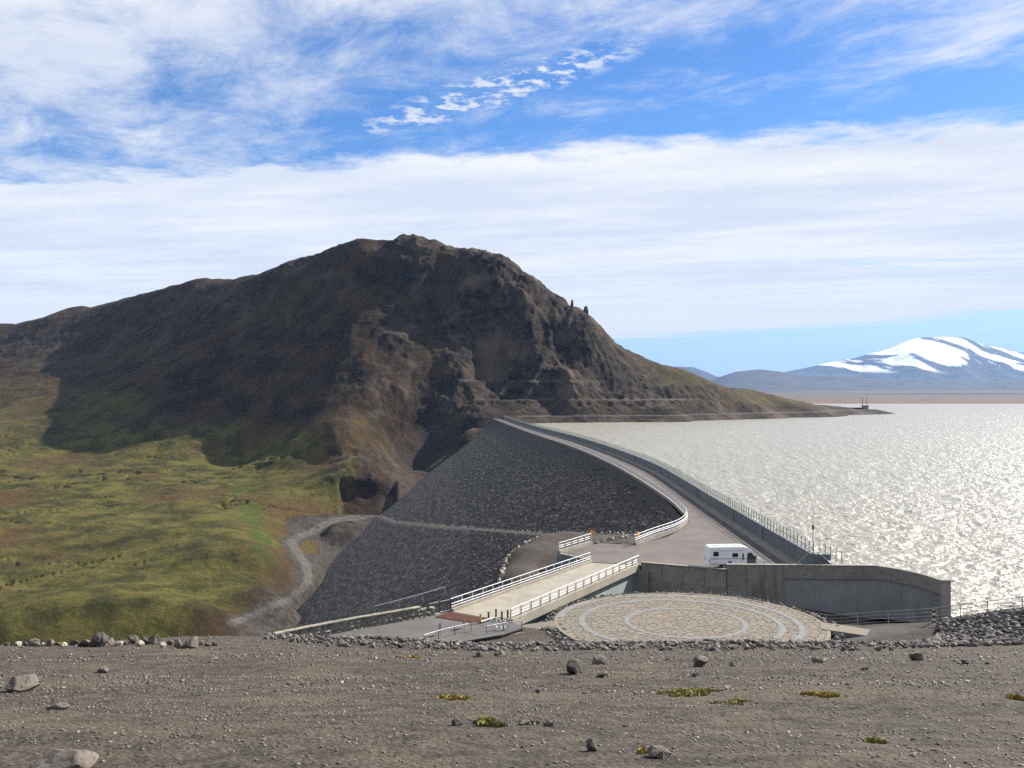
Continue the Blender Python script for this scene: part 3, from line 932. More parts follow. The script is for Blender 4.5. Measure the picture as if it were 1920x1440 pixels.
# ------------------------------------------------------------------ rails, fences, walls
def box_mesh(name, size, zoff=True):
    return MB().box((0, 0, size[2] / 2 if zoff else 0), size).mesh(name)


def railing(name, label, cat, pts, spacing, height, rails, post_size, rail_r, mat_post, mat_rail, kerb=None, max_posts=300, group=None, end_caps=None, dz=0.0, post_mesh=None):
    """posts (shared mesh) and continuous rails along a polyline of points; kerb = (width, height)"""
    root = thing(name, label, cat, tuple(pts[0]), 0, group)
    o0 = Vector(pts[0])
    pp = resample(pts, spacing)
    pm = post_mesh or box_mesh('post', (post_size[0], post_size[1], height))
    if not pm.materials:
        pm.materials.append(mat_post)
    k0 = (kerb[1] if kerb else 0) + dz
    far = MB()
    for i, p in enumerate(pp):
        a, b_ = pp[max(i - 1, 0)], pp[min(i + 1, len(pp) - 1)]
        rz = math.atan2(b_[1] - a[1], b_[0] - a[0])
        if i < max_posts:
            o = obj('post', pm, None, root, Vector(p) - o0 + Vector((0, 0, k0)))
            o.rotation_euler = (0, 0, rz)
        else:
            far.box(Vector(p) - o0 + Vector((0, 0, k0 + height / 2)), (post_size[0], post_size[1], height), rz)
    if far.v:
        tag(far.build('far_posts', mat_post, root), kind='stuff')
    for h, off, rr in rails:
        q = offset_line(pts, off)
        MB().tube([Vector(p) - o0 + Vector((0, 0, k0 + h)) for p in q], rr or rail_r, 6).build('rail', mat_rail, root)
    if kerb:
        l_ = [tuple(Vector(p) - o0 + Vector((0, 0, kerb[1]))) for p in offset_line(pts, -kerb[0] / 2)]
        r_ = [tuple(Vector(p) - o0 + Vector((0, 0, kerb[1]))) for p in offset_line(pts, kerb[0] / 2)]
        MB().ribbon(l_, r_, kerb[1] + .25).build('kerb', M['concrete'], root)
    return root


# white rail along the left edge of the crest, sweeping round into the forecourt
rail_pts = spline([G(1190, 1022), G(1225, 1008), (27.6, 149.5), (31.0, 160), (32.2, 172), (33.1, 195), (33, 245), (31.3, 302), (25.6, 387), (10.4, 535), (-1, 660), (-17, 845)], 2.0)
rail_pts = [(p[0], p[1], 0.0) for p in rail_pts]
railing('crest_guard_rail', 'long white three-pipe guard rail on concrete kerb curving along the dam crest', 'guard rail', rail_pts, 2.0, 1.05,
        [(1.05, 0, .055), (.62, .08, .06), (.34, .08, .06)], (.09, .09), .05, M['metal'], M['metal'], (.5, .42))
railing('corner_guard_rail', 'short white pipe rail on concrete kerb beside the orange sign', 'guard rail', resample([G(1108, 1020), G(1048, 1039)], 2.4), 2.0, 1.05,
        [(1.05, 0, .055), (.62, .08, .06), (.34, .08, .06)], (.09, .09), .05, M['metal'], M['metal'], (.5, .5))
railing('return_guard_rail', 'white pipe rail on the retaining wall running back to the bridge corner', 'guard rail', resample([G(1048, 1039), G(1104, 1050)], 2.4), 2.2, .25,
        [(.25, 0, .05)], (.07, .07), .05, M['metal'], M['metal'], (.4, .15))

# parapet wall on the lake side
par = thing('parapet_wall', 'tall blue grey concrete parapet wall between the crest road and the lake', 'wall')
wall_line = resample([(p[0], p[1], 0) for p in right_edge], 2.0)
per = 7
for i in range(0, len(wall_line) - 1, per):
    seg = wall_line[i:min(i + per + 1, len(wall_line))]
    if len(seg) < 2:
        continue
    a, b_ = Vector(seg[0]), Vector(seg[-1])
    tdir = (b_ - a).normalized()
    seg = [tuple(a + tdir * .03)] + seg[1:-1] + [tuple(b_ - tdir * .03)]
    l_ = [(p[0], p[1], 2.35) for p in seg]
    r_ = [(p[0], p[1], 2.35) for p in offset_line(seg, .5)]
    mb = MB()
    mb.ribbon(l_, r_, 3.4)
    mb.build('panel', M['parapet'], par)
for k_ in (6, 11, 20, 34, 46, 62, 90, 130):          # dark expansion-joint pilasters
    p, q = Vector(wall_line[k_ * 2]), Vector(wall_line[k_ * 2 + 1])
    rz = math.atan2(q.y - p.y, q.x - p.x)
    MB().box((p.x - .06, p.y, 1.12), (.55, .22, 2.2), rz).build('pilaster', M['parapet'], par)
l_ = [(p[0], p[1], .28) for p in offset_line(wall_line, -1.5)]
r_ = [(p[0], p[1], .28) for p in offset_line(wall_line, .02)]
MB().ribbon(l_, r_, .5).build('footway', M['concrete'], par)
MB().box((38.4, 112.6, .1), (2.4, .9, 4.3)).build('end_pier', M['parapet'], par)
fence_pts = [(p[0], p[1], 2.35) for p in offset_line(wall_line, .25)]
railing('parapet_fence', 'slender grey post fence with wire rails along the top of the parapet wall', 'fence', fence_pts, 1.7, 1.45,
        [(1.42, 0, .03), (1.05, 0, .015), (.62, 0, .07), (.3, 0, .015)], (.12, .09), .03, M['dull_metal'], M['dull_metal'], None)
fe = [(38.4, 112.4, 2.25), (39.6, 112.2, 1.6), (41.0, 112.1, 1.0)]
railing('stair_fence', 'grey post fence stepping down from the parapet end towards the lake', 'fence', fe, .8, 1.7, [(1.6, 0, .03), (.8, 0, .04)], (.08, .08), .03, M['dull_metal'], M['dull_metal'])
# mast with two braces at the end of the parapet
mx, my = 37.6, 112.6
ms = thing('instrument_mast', 'thin grey instrument mast with two diagonal braces at the parapet end', 'mast', (mx, my, 2.35))
MB().tube([(0, 0, 0), (0, 0, 3.7)], .05).build('pole', M['dull_metal'], ms)
MB().box((0, 0, 3.2), (.2, .2, .55)).tube([(0, 0, 3.6), (0, 0, 4.1)], .03).build('sensor', M['dark_metal'], ms)
MB().tube([(0, 0, .6), (-2.6, -1.0, -1.4)], .05).build('brace', M['dull_metal'], ms)
MB().tube([(0, 0, .6), (2.2, -1.0, -1.35)], .075).build('brace', M['metal'], ms)

# spillway wing walls
ww = thing('spillway_wall', 'long dark concrete spillway wall curving round behind the stone platform', 'wall')
def wall_run(pts, ztop, zbot, thick, panel, name, mt, root, gapw=.02):
    q = resample([(p[0], p[1], 0) for p in pts], panel)
    for i in range(len(q) - 1):
        a, b_ = Vector(q[i]), Vector(q[i + 1])
        t_ = (b_ - a).normalized()
        a, b_ = a + t_ * gapw, b_ - t_ * gapw
        rz = math.atan2(t_.y, t_.x)
        nrm = Vector((-t_.y, t_.x, 0))
        z1 = ztop(q[i][0]) if callable(ztop) else ztop
        c = (a + b_) / 2 + nrm * thick / 2
        MB().box((c.x, c.y, (z1 + zbot) / 2), ((b_ - a).length, thick, z1 - zbot), rz).build(name, mt, root)
M['dark_concrete'] = material('weathered_concrete', [(.19, .178, .158), (.25, .234, .21), (.15, .141, .126)], .5, .9, .3, 12, .012, stains=((.07, .066, .06), (.5, .5, .09), .75))
M['blue_concrete'] = material('smooth_grey_concrete', [(.20, .20, .20), (.25, .25, .245)], .4, .85, .25, 10, .01, stains=((.11, .11, .11), (.6, .6, .08), .7))
lo = thing('low_spillway_wall', 'lower light capped concrete wall between bridge corner and motorhome', 'wall')
wall_run([(16.7, 116.6), (26.6, 111.75)], .42, -1.75, .45, 2.75, 'panel', M['concrete'], lo)
wall_run([(16.7, 116.62), (26.6, 111.77)], -1.755, -5.4, .43, 5.5, 'base_course', M['dark_concrete'], lo)
q = [(16.72, 116.5, .5), (26.55, 111.66, .5)]
MB().ribbon(offset_line(q, -.55), offset_line(q, .08), .08).build('coping', M['concrete'], lo)
wall_run([(26.62, 111.4), (33.5, 111.1)], 1.1, -5.4, .6, 2.3, 'panel', M['dark_concrete'], ww)
sweep = spline([(33.52, 111.1), (38, 110.95), (42, 110.8), (45.0, 110.55), (47.5, 109.3), (49.0, 107.0), (49.7, 103.8)], .6)
for i in range(0, len(sweep) - 1, 5):
    sg = sweep[i:i + 6]
    if len(sg) < 2:
        continue
    a, b_ = Vector(sg[0]), Vector(sg[-1])
    sg = [tuple(a.lerp(Vector(sg[1]), .001))] + sg[1:-1] + [tuple(b_.lerp(Vector(sg[-2]), .001))]
    tz_ = [1.1 - max(0, p[0] - 45) * .1 for p in sg]
    MB().ribbon([(p[0], p[1], h_) for p, h_ in zip(offset_line(sg, -.6), tz_)], [(p[0], p[1], h_) for p, h_ in zip(sg, tz_)], 1.65).build('upper_panel', M['dark_concrete'], ww)
    MB().ribbon([(p[0], p[1], -.4) for p in offset_line(sg, -.75)], [(p[0], p[1], -.4) for p in offset_line(sg, -.22)], 5.0).build('lower_panel', M['blue_concrete'], ww)
MB().prism([(49.4, 103.7), (50.5, 103.7), (50.5, 104.4), (49.8, 104.6)], -5.4, .62).build('end_post', M['concrete'], ww)
MB().prism([(49.32, 103.6), (50.85, 103.6), (50.85, 104.5), (49.8, 104.7)], .62, .78).build('end_cap', M['concrete'], ww)
q = [(26.6, 111.35, 1.16), (45.0, 110.6, 1.16)]
MB().ribbon(offset_line(q, -.66), offset_line(q, .03), .06).build('coping', M['concrete'], ww)

# ------------------------------------------------------------------ bridge
br = thing('bridge', 'pale concrete road bridge crossing the spillway channel in front of the forecourt', 'bridge')
LA, LB, RA, RB = G(845, 1146), (10.35, 119.2, 0), G(958, 1166), (16.45, 117.0, 0)
mb = MB()
mb.ribbon([LA, LB], [RA, RB], .55)
mb.build('deck', M['deck'], br)
def strip(a, b_, w0, w1, z0, z1, name, mt, root):
    l_ = offset_line([(a[0], a[1], z1), (b_[0], b_[1], z1)], w0)
    r_ = offset_line([(a[0], a[1], z1), (b_[0], b_[1], z1)], w1)
    MB().ribbon(l_, r_, z1 - z0).build(name, mt, root)
strip(LA, LB, -.25, .35, -.75, .26, 'kerb', M['deck'], br)
strip(RA, RB, -.35, .25, -.62, .26, 'kerb', M['deck'], br)
strip(RA, RB, -.6, -.3, -6.5, -.63, 'side_wall', M['wet_concrete'], br)
strip(LA, LB, .7, 1.0, -8.5, -.56, 'side_wall', M['wet_concrete'], br)
MB().box(((RB[0] + LB[0]) / 2 + .6, 117.4, -3.4), (7.6, 1.2, 5.6), math.atan2(RB[1] - LB[1], RB[0] - LB[0])).build('abutment', M['dark_concrete'], br)
MB().box(((RA[0] + LA[0]) / 2 - .4, (RA[1] + LA[1]) / 2 - .2, -3.4), (6.2, 1.0, 5.6), math.atan2(RA[1] - LA[1], RA[0] - LA[0])).build('abutment', M['dark_concrete'], br)
def bridge_rail(a, b_, label, sgn):
    pts = resample([a, b_], 1.0)
    pts = [(p[0], p[1], .26) for p in pts]
    return railing('bridge_rail', label, 'guard rail', pts, 2.05, 1.0, [(1.0, 0, .052), (.50, sgn * .09, .05), (.22, sgn * .09, .05)], (.09, .09), .05, M['metal'] if sgn > 0 else M['dull_metal'], M['metal'])
bridge_rail(LA, LB, 'white pipe rail on the far left side of the bridge against the dark dam', 1)
bridge_rail(RA, RB, 'white pipe rail on the near right side of the bridge above the channel', -1)
# channel floor
MB().prism([(0, 90), (2.5, 88.5), (24, 110.5), (16, 115.5)], -5.6, -5.3).build('channel_floor', M['dark_concrete'], br)

# cattle grid, near road, walkways
def sheet(name, pts, z, mt, thick=0.0):
    vs = [G(px, py, z) for px, py in pts]
    mb = MB()
    if thick:
        mb.prism(vs, z - thick, z)
    else:
        mb.add(vs, [tuple(range(len(vs)))])
    me = mb.mesh(name)
    return obj(name, me, mt)
tag(sheet('near_road', [(846, 1146.5), (957, 1165.5), (985, 1176), (940, 1190), (860, 1204), (800, 1212), (600, 1214), (560, 1200), (640, 1186), (735, 1167), (822, 1150)], -.03, M['near_asphalt'], .12), kind='structure')
cg = thing('cattle_grid', 'rusty red brown cattle grid across the road at the near end of the bridge', 'cattle grid', (0, 0, 0))
A_, B_, C_, D_ = [Vector(G(px, py, .012)) for px, py in ((816, 1157), (843, 1147.2), (914, 1160), (900, 1170))]
MB().prism([A_, B_, C_, D_], -.2, -.01).build('pit_frame', M['rust'], cg)
for i in range(16):
    t0, t1 = (i + .15) / 16, (i + .75) / 16
    a0, a1, b0_, b1 = A_.lerp(B_, t0), A_.lerp(B_, t1), D_.lerp(C_, t0), D_.lerp(C_, t1)
    MB().prism([a0, a1, b1, b0_], 0.0, .035).build('bar', M['rust'], cg)
for pts, z in (([(1041, 1163), (985, 1171), (915, 1186), (850, 1201), (868, 1208), (930, 1196), (990, 1184), (1043, 1177)], -.32),
               ([(1538, 1166), (1600, 1175), (1650, 1184), (1728, 1202), (1690, 1205), (1620, 1191), (1538, 1179)], -.42)):
    o = sheet('walkway', pts, z, M['flag'], .5)
    tag(o, kind='structure')

# ------------------------------------------------------------------ round stone platform
pf = thing('stone_platform', 'large round flagstone platform with grey ring inlays beside the spillway', 'platform', PC)
n = 96
circ = lambda r, z, n=n: [(r * math.cos(2 * math.pi * i / n), r * math.sin(2 * math.pi * i / n), z) for i in range(n)]
MB().prism(circ(PR, 0), -3.2, -.03).build('base', M['grout'], pf)
mb = MB()
o_, i_ = circ(PR + .12, .0), circ(PR - .22, .0)
mb.v = [(p[0], p[1], .03) for p in o_] + [(p[0], p[1], .03) for p in i_] + [(p[0], p[1], -.9) for p in o_]
for i in range(n):
    j = (i + 1) % n
    mb.f += [(i, j, n + j, n + i), (i, 2 * n + i, 2 * n + j, j)]
mb.build('rim', M['flag'], pf)
RINGS = [((-.32, -.1), 5.55, 6.05, 0, 360), ((-.85, .0), 9.45, 10.05, -38, 236), ((-1.02, 0.2), 11.5, 12.1, -60, 172)]
for (ox, oy), r0, r1, a0, a1 in RINGS:
    k = 90
    aa = [R(a0 + (a1 - a0) * i / k) for i in range(k + 1)]
    MB().ribbon([(ox + r0 * math.cos(a), oy + r0 * math.sin(a), .035) for a in aa], [(ox + r1 * math.cos(a), oy + r1 * math.sin(a), .035) for a in aa], .06).build('ring_inlay', M['ring'], pf)


def clip(poly, px, py, nx, ny):
    out = []
    for i in range(len(poly)):
        a, b_ = poly[i], poly[(i + 1) % len(poly)]
        da, db = (a[0] - px) * nx + (a[1] - py) * ny, (b_[0] - px) * nx + (b_[1] - py) * ny
        if da <= 0:
            out.append(a)
        if da * db < 0:
            t_ = da / (da - db)
            out.append((a[0] + (b_[0] - a[0]) * t_, a[1] + (b_[1] - a[1]) * t_))
    return out


seeds = []
st = 0.80
for i in range(-20, 21):
    for j in range(-20, 21):
        seeds.append(((i + (j % 2) * .5 + random.uniform(-.42, .42)) * st, (j + random.uniform(-.42, .42)) * st * .9))
seeds = [q for q in seeds if math.hypot(*q) < PR + 1.2]
SA = np.array(seeds)
cells = []
for k, (sx, sy) in enumerate(seeds):
    if math.hypot(sx, sy) > PR - .15:
        continue
    poly = [(sx - 1.5, sy - 1.5), (sx + 1.5, sy - 1.5), (sx + 1.5, sy + 1.5), (sx - 1.5, sy + 1.5)]
    dist = np.hypot(SA[:, 0] - sx, SA[:, 1] - sy)
    for q in np.argsort(dist)[1:16]:
        ex, ey = SA[q, 0] - sx, SA[q, 1] - sy
        dl = math.hypot(ex, ey)
        if dl > 2.2 or len(poly) < 3:
            break
        gap_ = .032
        poly = clip(poly, sx + ex / 2 - ex / dl * gap_, sy + ey / 2 - ey / dl * gap_, ex / dl, ey / dl)
    for a in range(0, 360, 15):
        if len(poly) >= 3 and any(math.hypot(*p) > PR - .24 for p in poly):
            c_, s_ = math.cos(R(a)), math.sin(R(a))
            poly = clip(poly, c_ * (PR - .24), s_ * (PR - .24), c_, s_)
    if len(poly) < 3:
        continue
    hid = False
    for (ox, oy), r0, r1, a0, a1 in RINGS:
        rr = [math.hypot(p[0] - ox, p[1] - oy) for p in poly]
        if min(rr) > r0 and max(rr) < r1:
            hid = True
    if not hid:
        cells.append(((sx, sy), poly))
cells.sort(key=lambda c: math.hypot(c[0][0], c[0][1] + 14))       # those that show largest first
rest = MB()
tints = []
for k, ((sx, sy), poly) in enumerate(cells):
    h_ = random.uniform(.0, .022)
    n0 = len(rest.v)
    if k < 300:
        MB().prism([(p[0] - sx, p[1] - sy) for p in poly], -.04, h_).build('flagstone', M['flag'], pf, loc=(sx, sy, 0))
    else:
        rest.prism(poly, -.04, h_)
        tints += [random.random()] * (len(rest.v) - n0)
me = bpy.data.meshes.new('far_flagstones')
me.from_pydata(rest.v, [], rest.f)
add_attr(me, 'tint', tints)
tag(obj('far_flagstones', me, M['flag'], pf), kind='stuff')

# ------------------------------------------------------------------ stones
ROCKM = [rock_mesh('riprap_rock', 11, 200 + i, (1, .62 + .06 * (i % 4), .36 + .07 * (i % 4))) for i in range(12)]
for m_ in ROCKM:
    m_.materials.append(M['rock'])
_rv = []
for m_ in ROCKM:
    bm = bmesh.new()
    bm.from_mesh(m_)
    bmesh.ops.triangulate(bm, faces=bm.faces)
    _rv.append((np.array([v.co[:] for v in bm.verts]), np.array([[v.index for v in f_.verts] for f_ in bm.faces])))
    bm.free()


_sm = [rock_mesh('small_stone', 7, 250 + i, (1, .7, .45)) for i in range(10)]
_sv = []
for m_ in _sm:
    bm = bmesh.new()
    bm.from_mesh(m_)
    bmesh.ops.triangulate(bm, faces=bm.faces)
    _sv.append((np.array([v.co[:] for v in bm.verts]), np.array([[v.index for v in f_.verts] for f_ in bm.faces])))
    bm.free()


def rocks_mesh(name, pos, size, flat=1.0, tilt=.5, lib=None):
    """many stones joined into one mesh (stuff)"""
    lib = lib or _rv
    pos, size = np.asarray(pos), np.asarray(size)
    which = rng.integers(0, len(lib), len(pos))
    V, Fc, Tn, base = [], [], [], 0
    for k in range(len(lib)):
        v, f_ = lib[k]
        p_, s_ = pos[which == k], size[which == k]
        m_ = len(p_)
        a, b_ = rng.uniform(0, 6.283, (m_, 1)), rng.uniform(-tilt, tilt, (m_, 1))
        q = v[None] * s_[:, None, None]
        x_, y_, z_ = q[..., 0] * np.cos(b_) + q[..., 2] * np.sin(b_), q[..., 1], (-q[..., 0] * np.sin(b_) + q[..., 2] * np.cos(b_)) * flat
        q = np.stack([x_ * np.cos(a) - y_ * np.sin(a), x_ * np.sin(a) + y_ * np.cos(a), z_], -1) + p_[:, None]
        V.append(q.reshape(-1, 3))
        Fc.append((f_[None] + (np.arange(m_) * len(v))[:, None, None] + base).reshape(-1, 3))
        Tn.append(np.repeat(rng.random(m_), len(v)))
        base += m_ * len(v)
    me = mesh_np(name, np.concatenate(V), np.concatenate(Fc), False)
    add_attr(me, 'tint', np.concatenate(Tn))
    return me


def scatter(n_, test):
    out = []
    while len(out) < n_:
        q = test()
        if q:
            out.append(q)
    return out


def band_front():        # slope of loose rock between hill and platform or road
    px = random.uniform(500, 1760)
    u_ = (px - CX) / F
    if px < 1000:
        d = random.uniform(60, 76) if px > 620 else random.uniform(54, 68)
    else:
        d = random.uniform(59, 76)
    if random.random() > smooth(np.array(d), 57, 64):
        return None
    x_ = u_ * d
    if math.hypot(x_ - PC[0], d - PC[1]) < PR + .35:
        return None
    if gz(x_, d) < -.28 and x_ < 1 and d > 75:
        return None
    return (x_, d)


def band_ring():         # the rim of rocks behind and beside the platform
    a = random.uniform(-60, 250)
    r = PR + .25 + min(abs(random.gauss(0, .4)), .8) + (.9 * random.random() if (a > 185 or a < 0) else 0)
    x_, y_ = PC[0] + r * math.cos(R(a)), PC[1] + r * math.sin(R(a))
    return (x_, y_)


def band_right():        # riprap on the lake bank at the right
    px = random.uniform(1700, 2200)
    d = random.uniform(62, 84)
    x_ = (px - CX) / F * d
    yline = 1745 + (84 - d) * -2
    if px < yline + 20 or d > 84 - (px - 1750) * .05:
        return None
    return (x_, d)


front = scatter(2600, band_front)
ring = scatter(760, band_ring)
bank = scatter(1900, band_right)
def place(q, lift=.12):
    xs, ys = np.array([p[0] for p in q]), np.array([p[1] for p in q])
    return np.stack([xs, ys, ground(xs, ys) + lift], 1)
fp, rp, bp = place(front), place(ring), place(bank)
rp[:, 2] = np.maximum(rp[:, 2], ZP - .22 + .25 * rng.random(len(rp)))
fs_ = 0.28 + 0.55 * rng.random(len(fp)) ** 2.2
rs_ = 0.34 + 0.40 * rng.random(len(rp)) ** 1.5
bs_ = 0.30 + 0.60 * rng.random(len(bp)) ** 2.0


def individuals(pos, size, count, label, group):
    order = np.argsort(-size / pos[:, 1])
    for i in order[:count]:
        o = obj('riprap_rock', ROCKM[random.randrange(12)], None, None, tuple(pos[i]))
        o.scale = (size[i],) * 3
        o.rotation_euler = (random.uniform(-.5, .5), random.uniform(-.5, .5), random.uniform(0, 6.28))
        tag(o, label, 'rock', group)
    return [i for i in order[count:]]


k1 = individuals(fp, fs_, 160, 'grey angular rock in the loose rock band in front of the platform and near road', 'rocks in the band before the platform')
k2 = individuals(rp, rs_, 60, 'small grey rock in the rim of stones round the platform', 'rim stones of the platform')
k3 = individuals(bp, bs_, 80, 'dark angular rock on the lake bank at the right edge', 'rocks of the right lake bank')
for nm, pos, size, k_ in (('loose_rocks', fp, fs_, k1), ('rim_rocks', rp, rs_, k2), ('bank_rocks', bp, bs_, k3)):
    tag(obj(nm, rocks_mesh(nm, pos[k_], size[k_]), M['rock']), {'loose_rocks': 'mass of grey broken rock below the platform and road', 'rim_rocks': 'mass of small stones round the platform rim',
        'bank_rocks': 'mass of dark riprap on the lake bank at the right'}[nm], 'rocks', None, 'stuff')

# bigger blocks standing proud of the dam face
M['dam_rock'] = material('dam_block', [(.05, .049, .05), (.095, .09, .088)], .8, .95, .6, 4, .1, per_object=[(.05, .047, .045), (.085, .079, .073), (.066, .061, .057), (.12, .11, .10), (.055, .051, .049), (.095, .086, .078)])
ri, ci = rng.integers(4, _face[0].shape[0] - 1, 9000), rng.integers(0, _face[0].shape[1] - 1, 9000)
pos = np.stack([_face[0][ri, ci], _face[1][ri, ci], _face[2][ri, ci]], 1)
pos[:, :2] += rng.uniform(-.6, .6, (len(pos), 2))
keep = (np.abs(pos[:, 2] - track_z(pos[:, 1])) > 1.5) & (rng.random(len(pos)) < smooth(pos[:, 1], 620, 200) + .1)
pos = pos[keep]
siz = 0.6 + 1.2 * rng.random(len(pos)) ** 2.6
tag(obj('face_blocks', rocks_mesh('face_blocks', pos, siz), M['dam_rock'], dam), kind='stuff')

# pebbles and small stones on the hill
def peb(n_, d0, d1, s0, s1, pw):
    d = np.sqrt(d0 ** 2 + (d1 ** 2 - d0 ** 2) * rng.random(n_))
    u_ = rng.uniform(-.64, .64, n_)
    keep = fbm(u_ * d / 2.5, d / 1.6, 3, 131) + rng.uniform(-.25, .25, n_) > -.08
    d, u_ = d[keep], u_[keep]
    s_ = s0 + (s1 - s0) * rng.random(len(d)) ** pw
    pos = np.stack([u_ * d, d, ground(u_ * d, d)], 1)
    pos[:, 2] += s_ * .08
    return pos, s_
p1, s1 = peb(52000, 6.5, 19, .014, .085, 5)
p2, s2 = peb(38000, 16, 38, .026, .17, 3.8)
p3, s3 = peb(15000, 34, 62, .05, .34, 3.6)
pos, siz = np.concatenate([p1, p2, p3]), np.concatenate([s1, s2, s3])
M['pebble'] = material('pebble', [(.10, .09, .08), (.17, .155, .14)], 8.0, .75, .3, 30, .005, per_object=[(.030, .025, .021), (.11, .094, .078), (.06, .050, .042), (.16, .138, .114), (.10, .078, .060), (.05, .043, .037), (.30, .27, .23)], spec=.4)
tag(obj('pebbles', rocks_mesh('pebbles', pos, siz, .9, .45, _sv), M['pebble']), 'countless small stones strewn over the gravel hill', 'stones', None, 'stuff')

# stones one can single out on the hill: photo column, row of the foot, width in pixels, squash, material, label
SINGLES = [
    (95, 1470, 190, (1.0, .8, .62), 'boulder', 'big rounded brown boulder cut off by the lower left corner'),
    (32, 1298, 66, (1.0, .8, .62), 'boulder', 'pointed brown boulder at the left edge half in shadow'),
    (100, 1332, 44, (1.0, .8, .32), 'boulder', 'flat pale stone right below the pointed left boulder'),
    (358, 1216, 38, (1.0, .8, .75), 'boulder', 'pale pyramid shaped boulder standing alone left of the stone wall'),
    (190, 1262, 30, (1.0, .8, .5), 'boulder', 'flat brown stone in the dark pebble strip at left'),
    (1080, 1265, 46, (1.0, .8, .75), 'dark_boulder', 'dark pointed boulder right of centre below the rock band'),
    (1122, 1246, 46, (1.0, .7, .5), 'boulder', 'brown blocky boulder just behind the dark pointed one'),
    (1130, 1271, 22, (1.0, .8, .6), 'dark_boulder', 'small dark stone right of the dark pointed boulder'),
    (938, 1231, 30, (1.0, .7, .6), 'boulder', 'tan blocky stone at the foot of the rock band near the middle'),
    (898, 1232, 24, (1.0, .7, .6), 'dark_boulder', 'dark brown stone left of the tan blocky stone'),
    (1316, 1251, 40, (1.0, .8, .65), 'boulder', 'rounded grey boulder below the front of the platform'),
    (1380, 1250, 28, (1.0, .8, .45), 'dark_boulder', 'low dark stone right of the rounded grey boulder'),
    (1308, 1270, 26, (1.0, .7, .5), 'dark_boulder', 'small dark stone below the rounded grey boulder'),
    (1537, 1243, 30, (1.0, .8, .4), 'dark_boulder', 'flat dark stone below the right end of the platform'),
    (1722, 1239, 28, (1.0, .8, .7), 'boulder', 'upright pale triangular stone below the right walkway'),
    (1813, 1246, 20, (1.0, .8, .7), 'dark_boulder', 'small grey cone shaped stone near the right edge'),
    (1621, 1257, 18, (1.0, .8, .6), 'dark_boulder', 'small dark stone between the platform and the triangular stone'),
    (857, 1362, 24, (1.0, .8, .85), 'dark_boulder', 'dark pyramid stone left of the mossy stones at centre'),
    (892, 1358, 18, (1.0, .8, .7), 'dark_boulder', 'small dark brown stone at the left end of the moss clump'),
    (983, 1361, 26, (1.0, .7, .5), 'boulder', 'grey brown slab stone, first of the row right of the moss'),
    (1004, 1360, 20, (1.0, .7, .5), 'dark_boulder', 'dark slab stone, middle of the row right of the moss'),
    (1030, 1363, 28, (1.0, .7, .45), 'boulder', 'rounded slab stone, last of the row right of the moss'),
    (1110, 1410, 32, (1.0, .85, .95), 'dark_boulder', 'dark upright stone alone in the lower middle foreground'),
    (1241, 1424, 56, (1.0, .8, .45), 'boulder', 'broad grey stone half sunk near the lower middle edge'),
    (1008, 1300, 14, (1.0, .8, .7), 'dark_boulder', 'tiny dark stone above the row of slab stones'),
    (1172, 1363, 18, (1.0, .8, .5), 'dark_boulder', 'small dark flat stone right of the row of slab stones'),
    (920, 919, 0, None, None, None)]
for k, (px, py, wpx, sq, mk, lab) in enumerate(SINGLES):
    if not sq:
        continue
    d = 3.0
    while d < 75:                                  # first ground met by the sight line
        q = P(px, py, d)
        if gz(q[0], q[1]) > q[2]:
            break
        d += .1
    if py > 1440:
        d = 7.3
    x_, y_, _ = P(px, py, d)
    wdt = wpx / F * d * 1.12
    me = rock_mesh('boulder', 16, 300 + k, sq, 1)
    o = obj('boulder', me, M[mk], None, (x_, y_ + wdt * .25, gz(x_, y_ + wdt * .25) + wdt * sq[2] * (.26 if py < 1440 else .02)))
    o.scale = (wdt,) * 3
    o.rotation_euler = (0, 0, random.uniform(0, 6.28))
    tag(o, lab, 'boulder')
# the row of boulders along the far left edge of the hill
ORD = 'first second third fourth fifth sixth seventh eighth ninth tenth eleventh twelfth thirteenth fourteenth fifteenth sixteenth seventeenth eighteenth nineteenth twentieth'.split()
ROW = [(20, 22), (60, 26), (88, 20), (118, 40), (150, 24), (178, 36), (205, 26), (225, 22), (262, 32), (300, 36), (330, 26), (352, 62), (395, 28), (425, 30), (446, 24), (470, 40), (500, 30), (520, 36),
       (552, 44), (580, 26), (608, 30), (640, 36), (668, 26), (690, 24), (716, 22), (745, 20), (770, 18)]
for k, (c4, wpx) in enumerate(ROW):
    px = c4 * .52 + 2
    d = 51 + random.uniform(-.8, 1.2)
    x_ = (px - CX) / F * d
    wdt = wpx * .62 / F * d * 1.3
    me = rock_mesh('edge_boulder', 14, 400 + k, (1.0, .8, random.uniform(.6, .9)), 1)
    o = obj('edge_boulder', me, M[('boulder', 'pale_rock', 'dark_boulder')[k % 3 if k % 5 else 0]], None, (x_, d, gz(x_, d) + wdt * .2))
    o.scale = (wdt,) * 3
    o.rotation_euler = (random.uniform(-.2, .2), random.uniform(-.2, .2), random.uniform(0, 6.28))
    nm = f'{ORD[k]} boulder from the left' if k < 14 else f'{ORD[len(ROW) - 1 - k]} boulder from the right'
    tag(o, nm + ' in the row along the left rim of the gravel hill', 'boulder', 'boulders on the left rim')

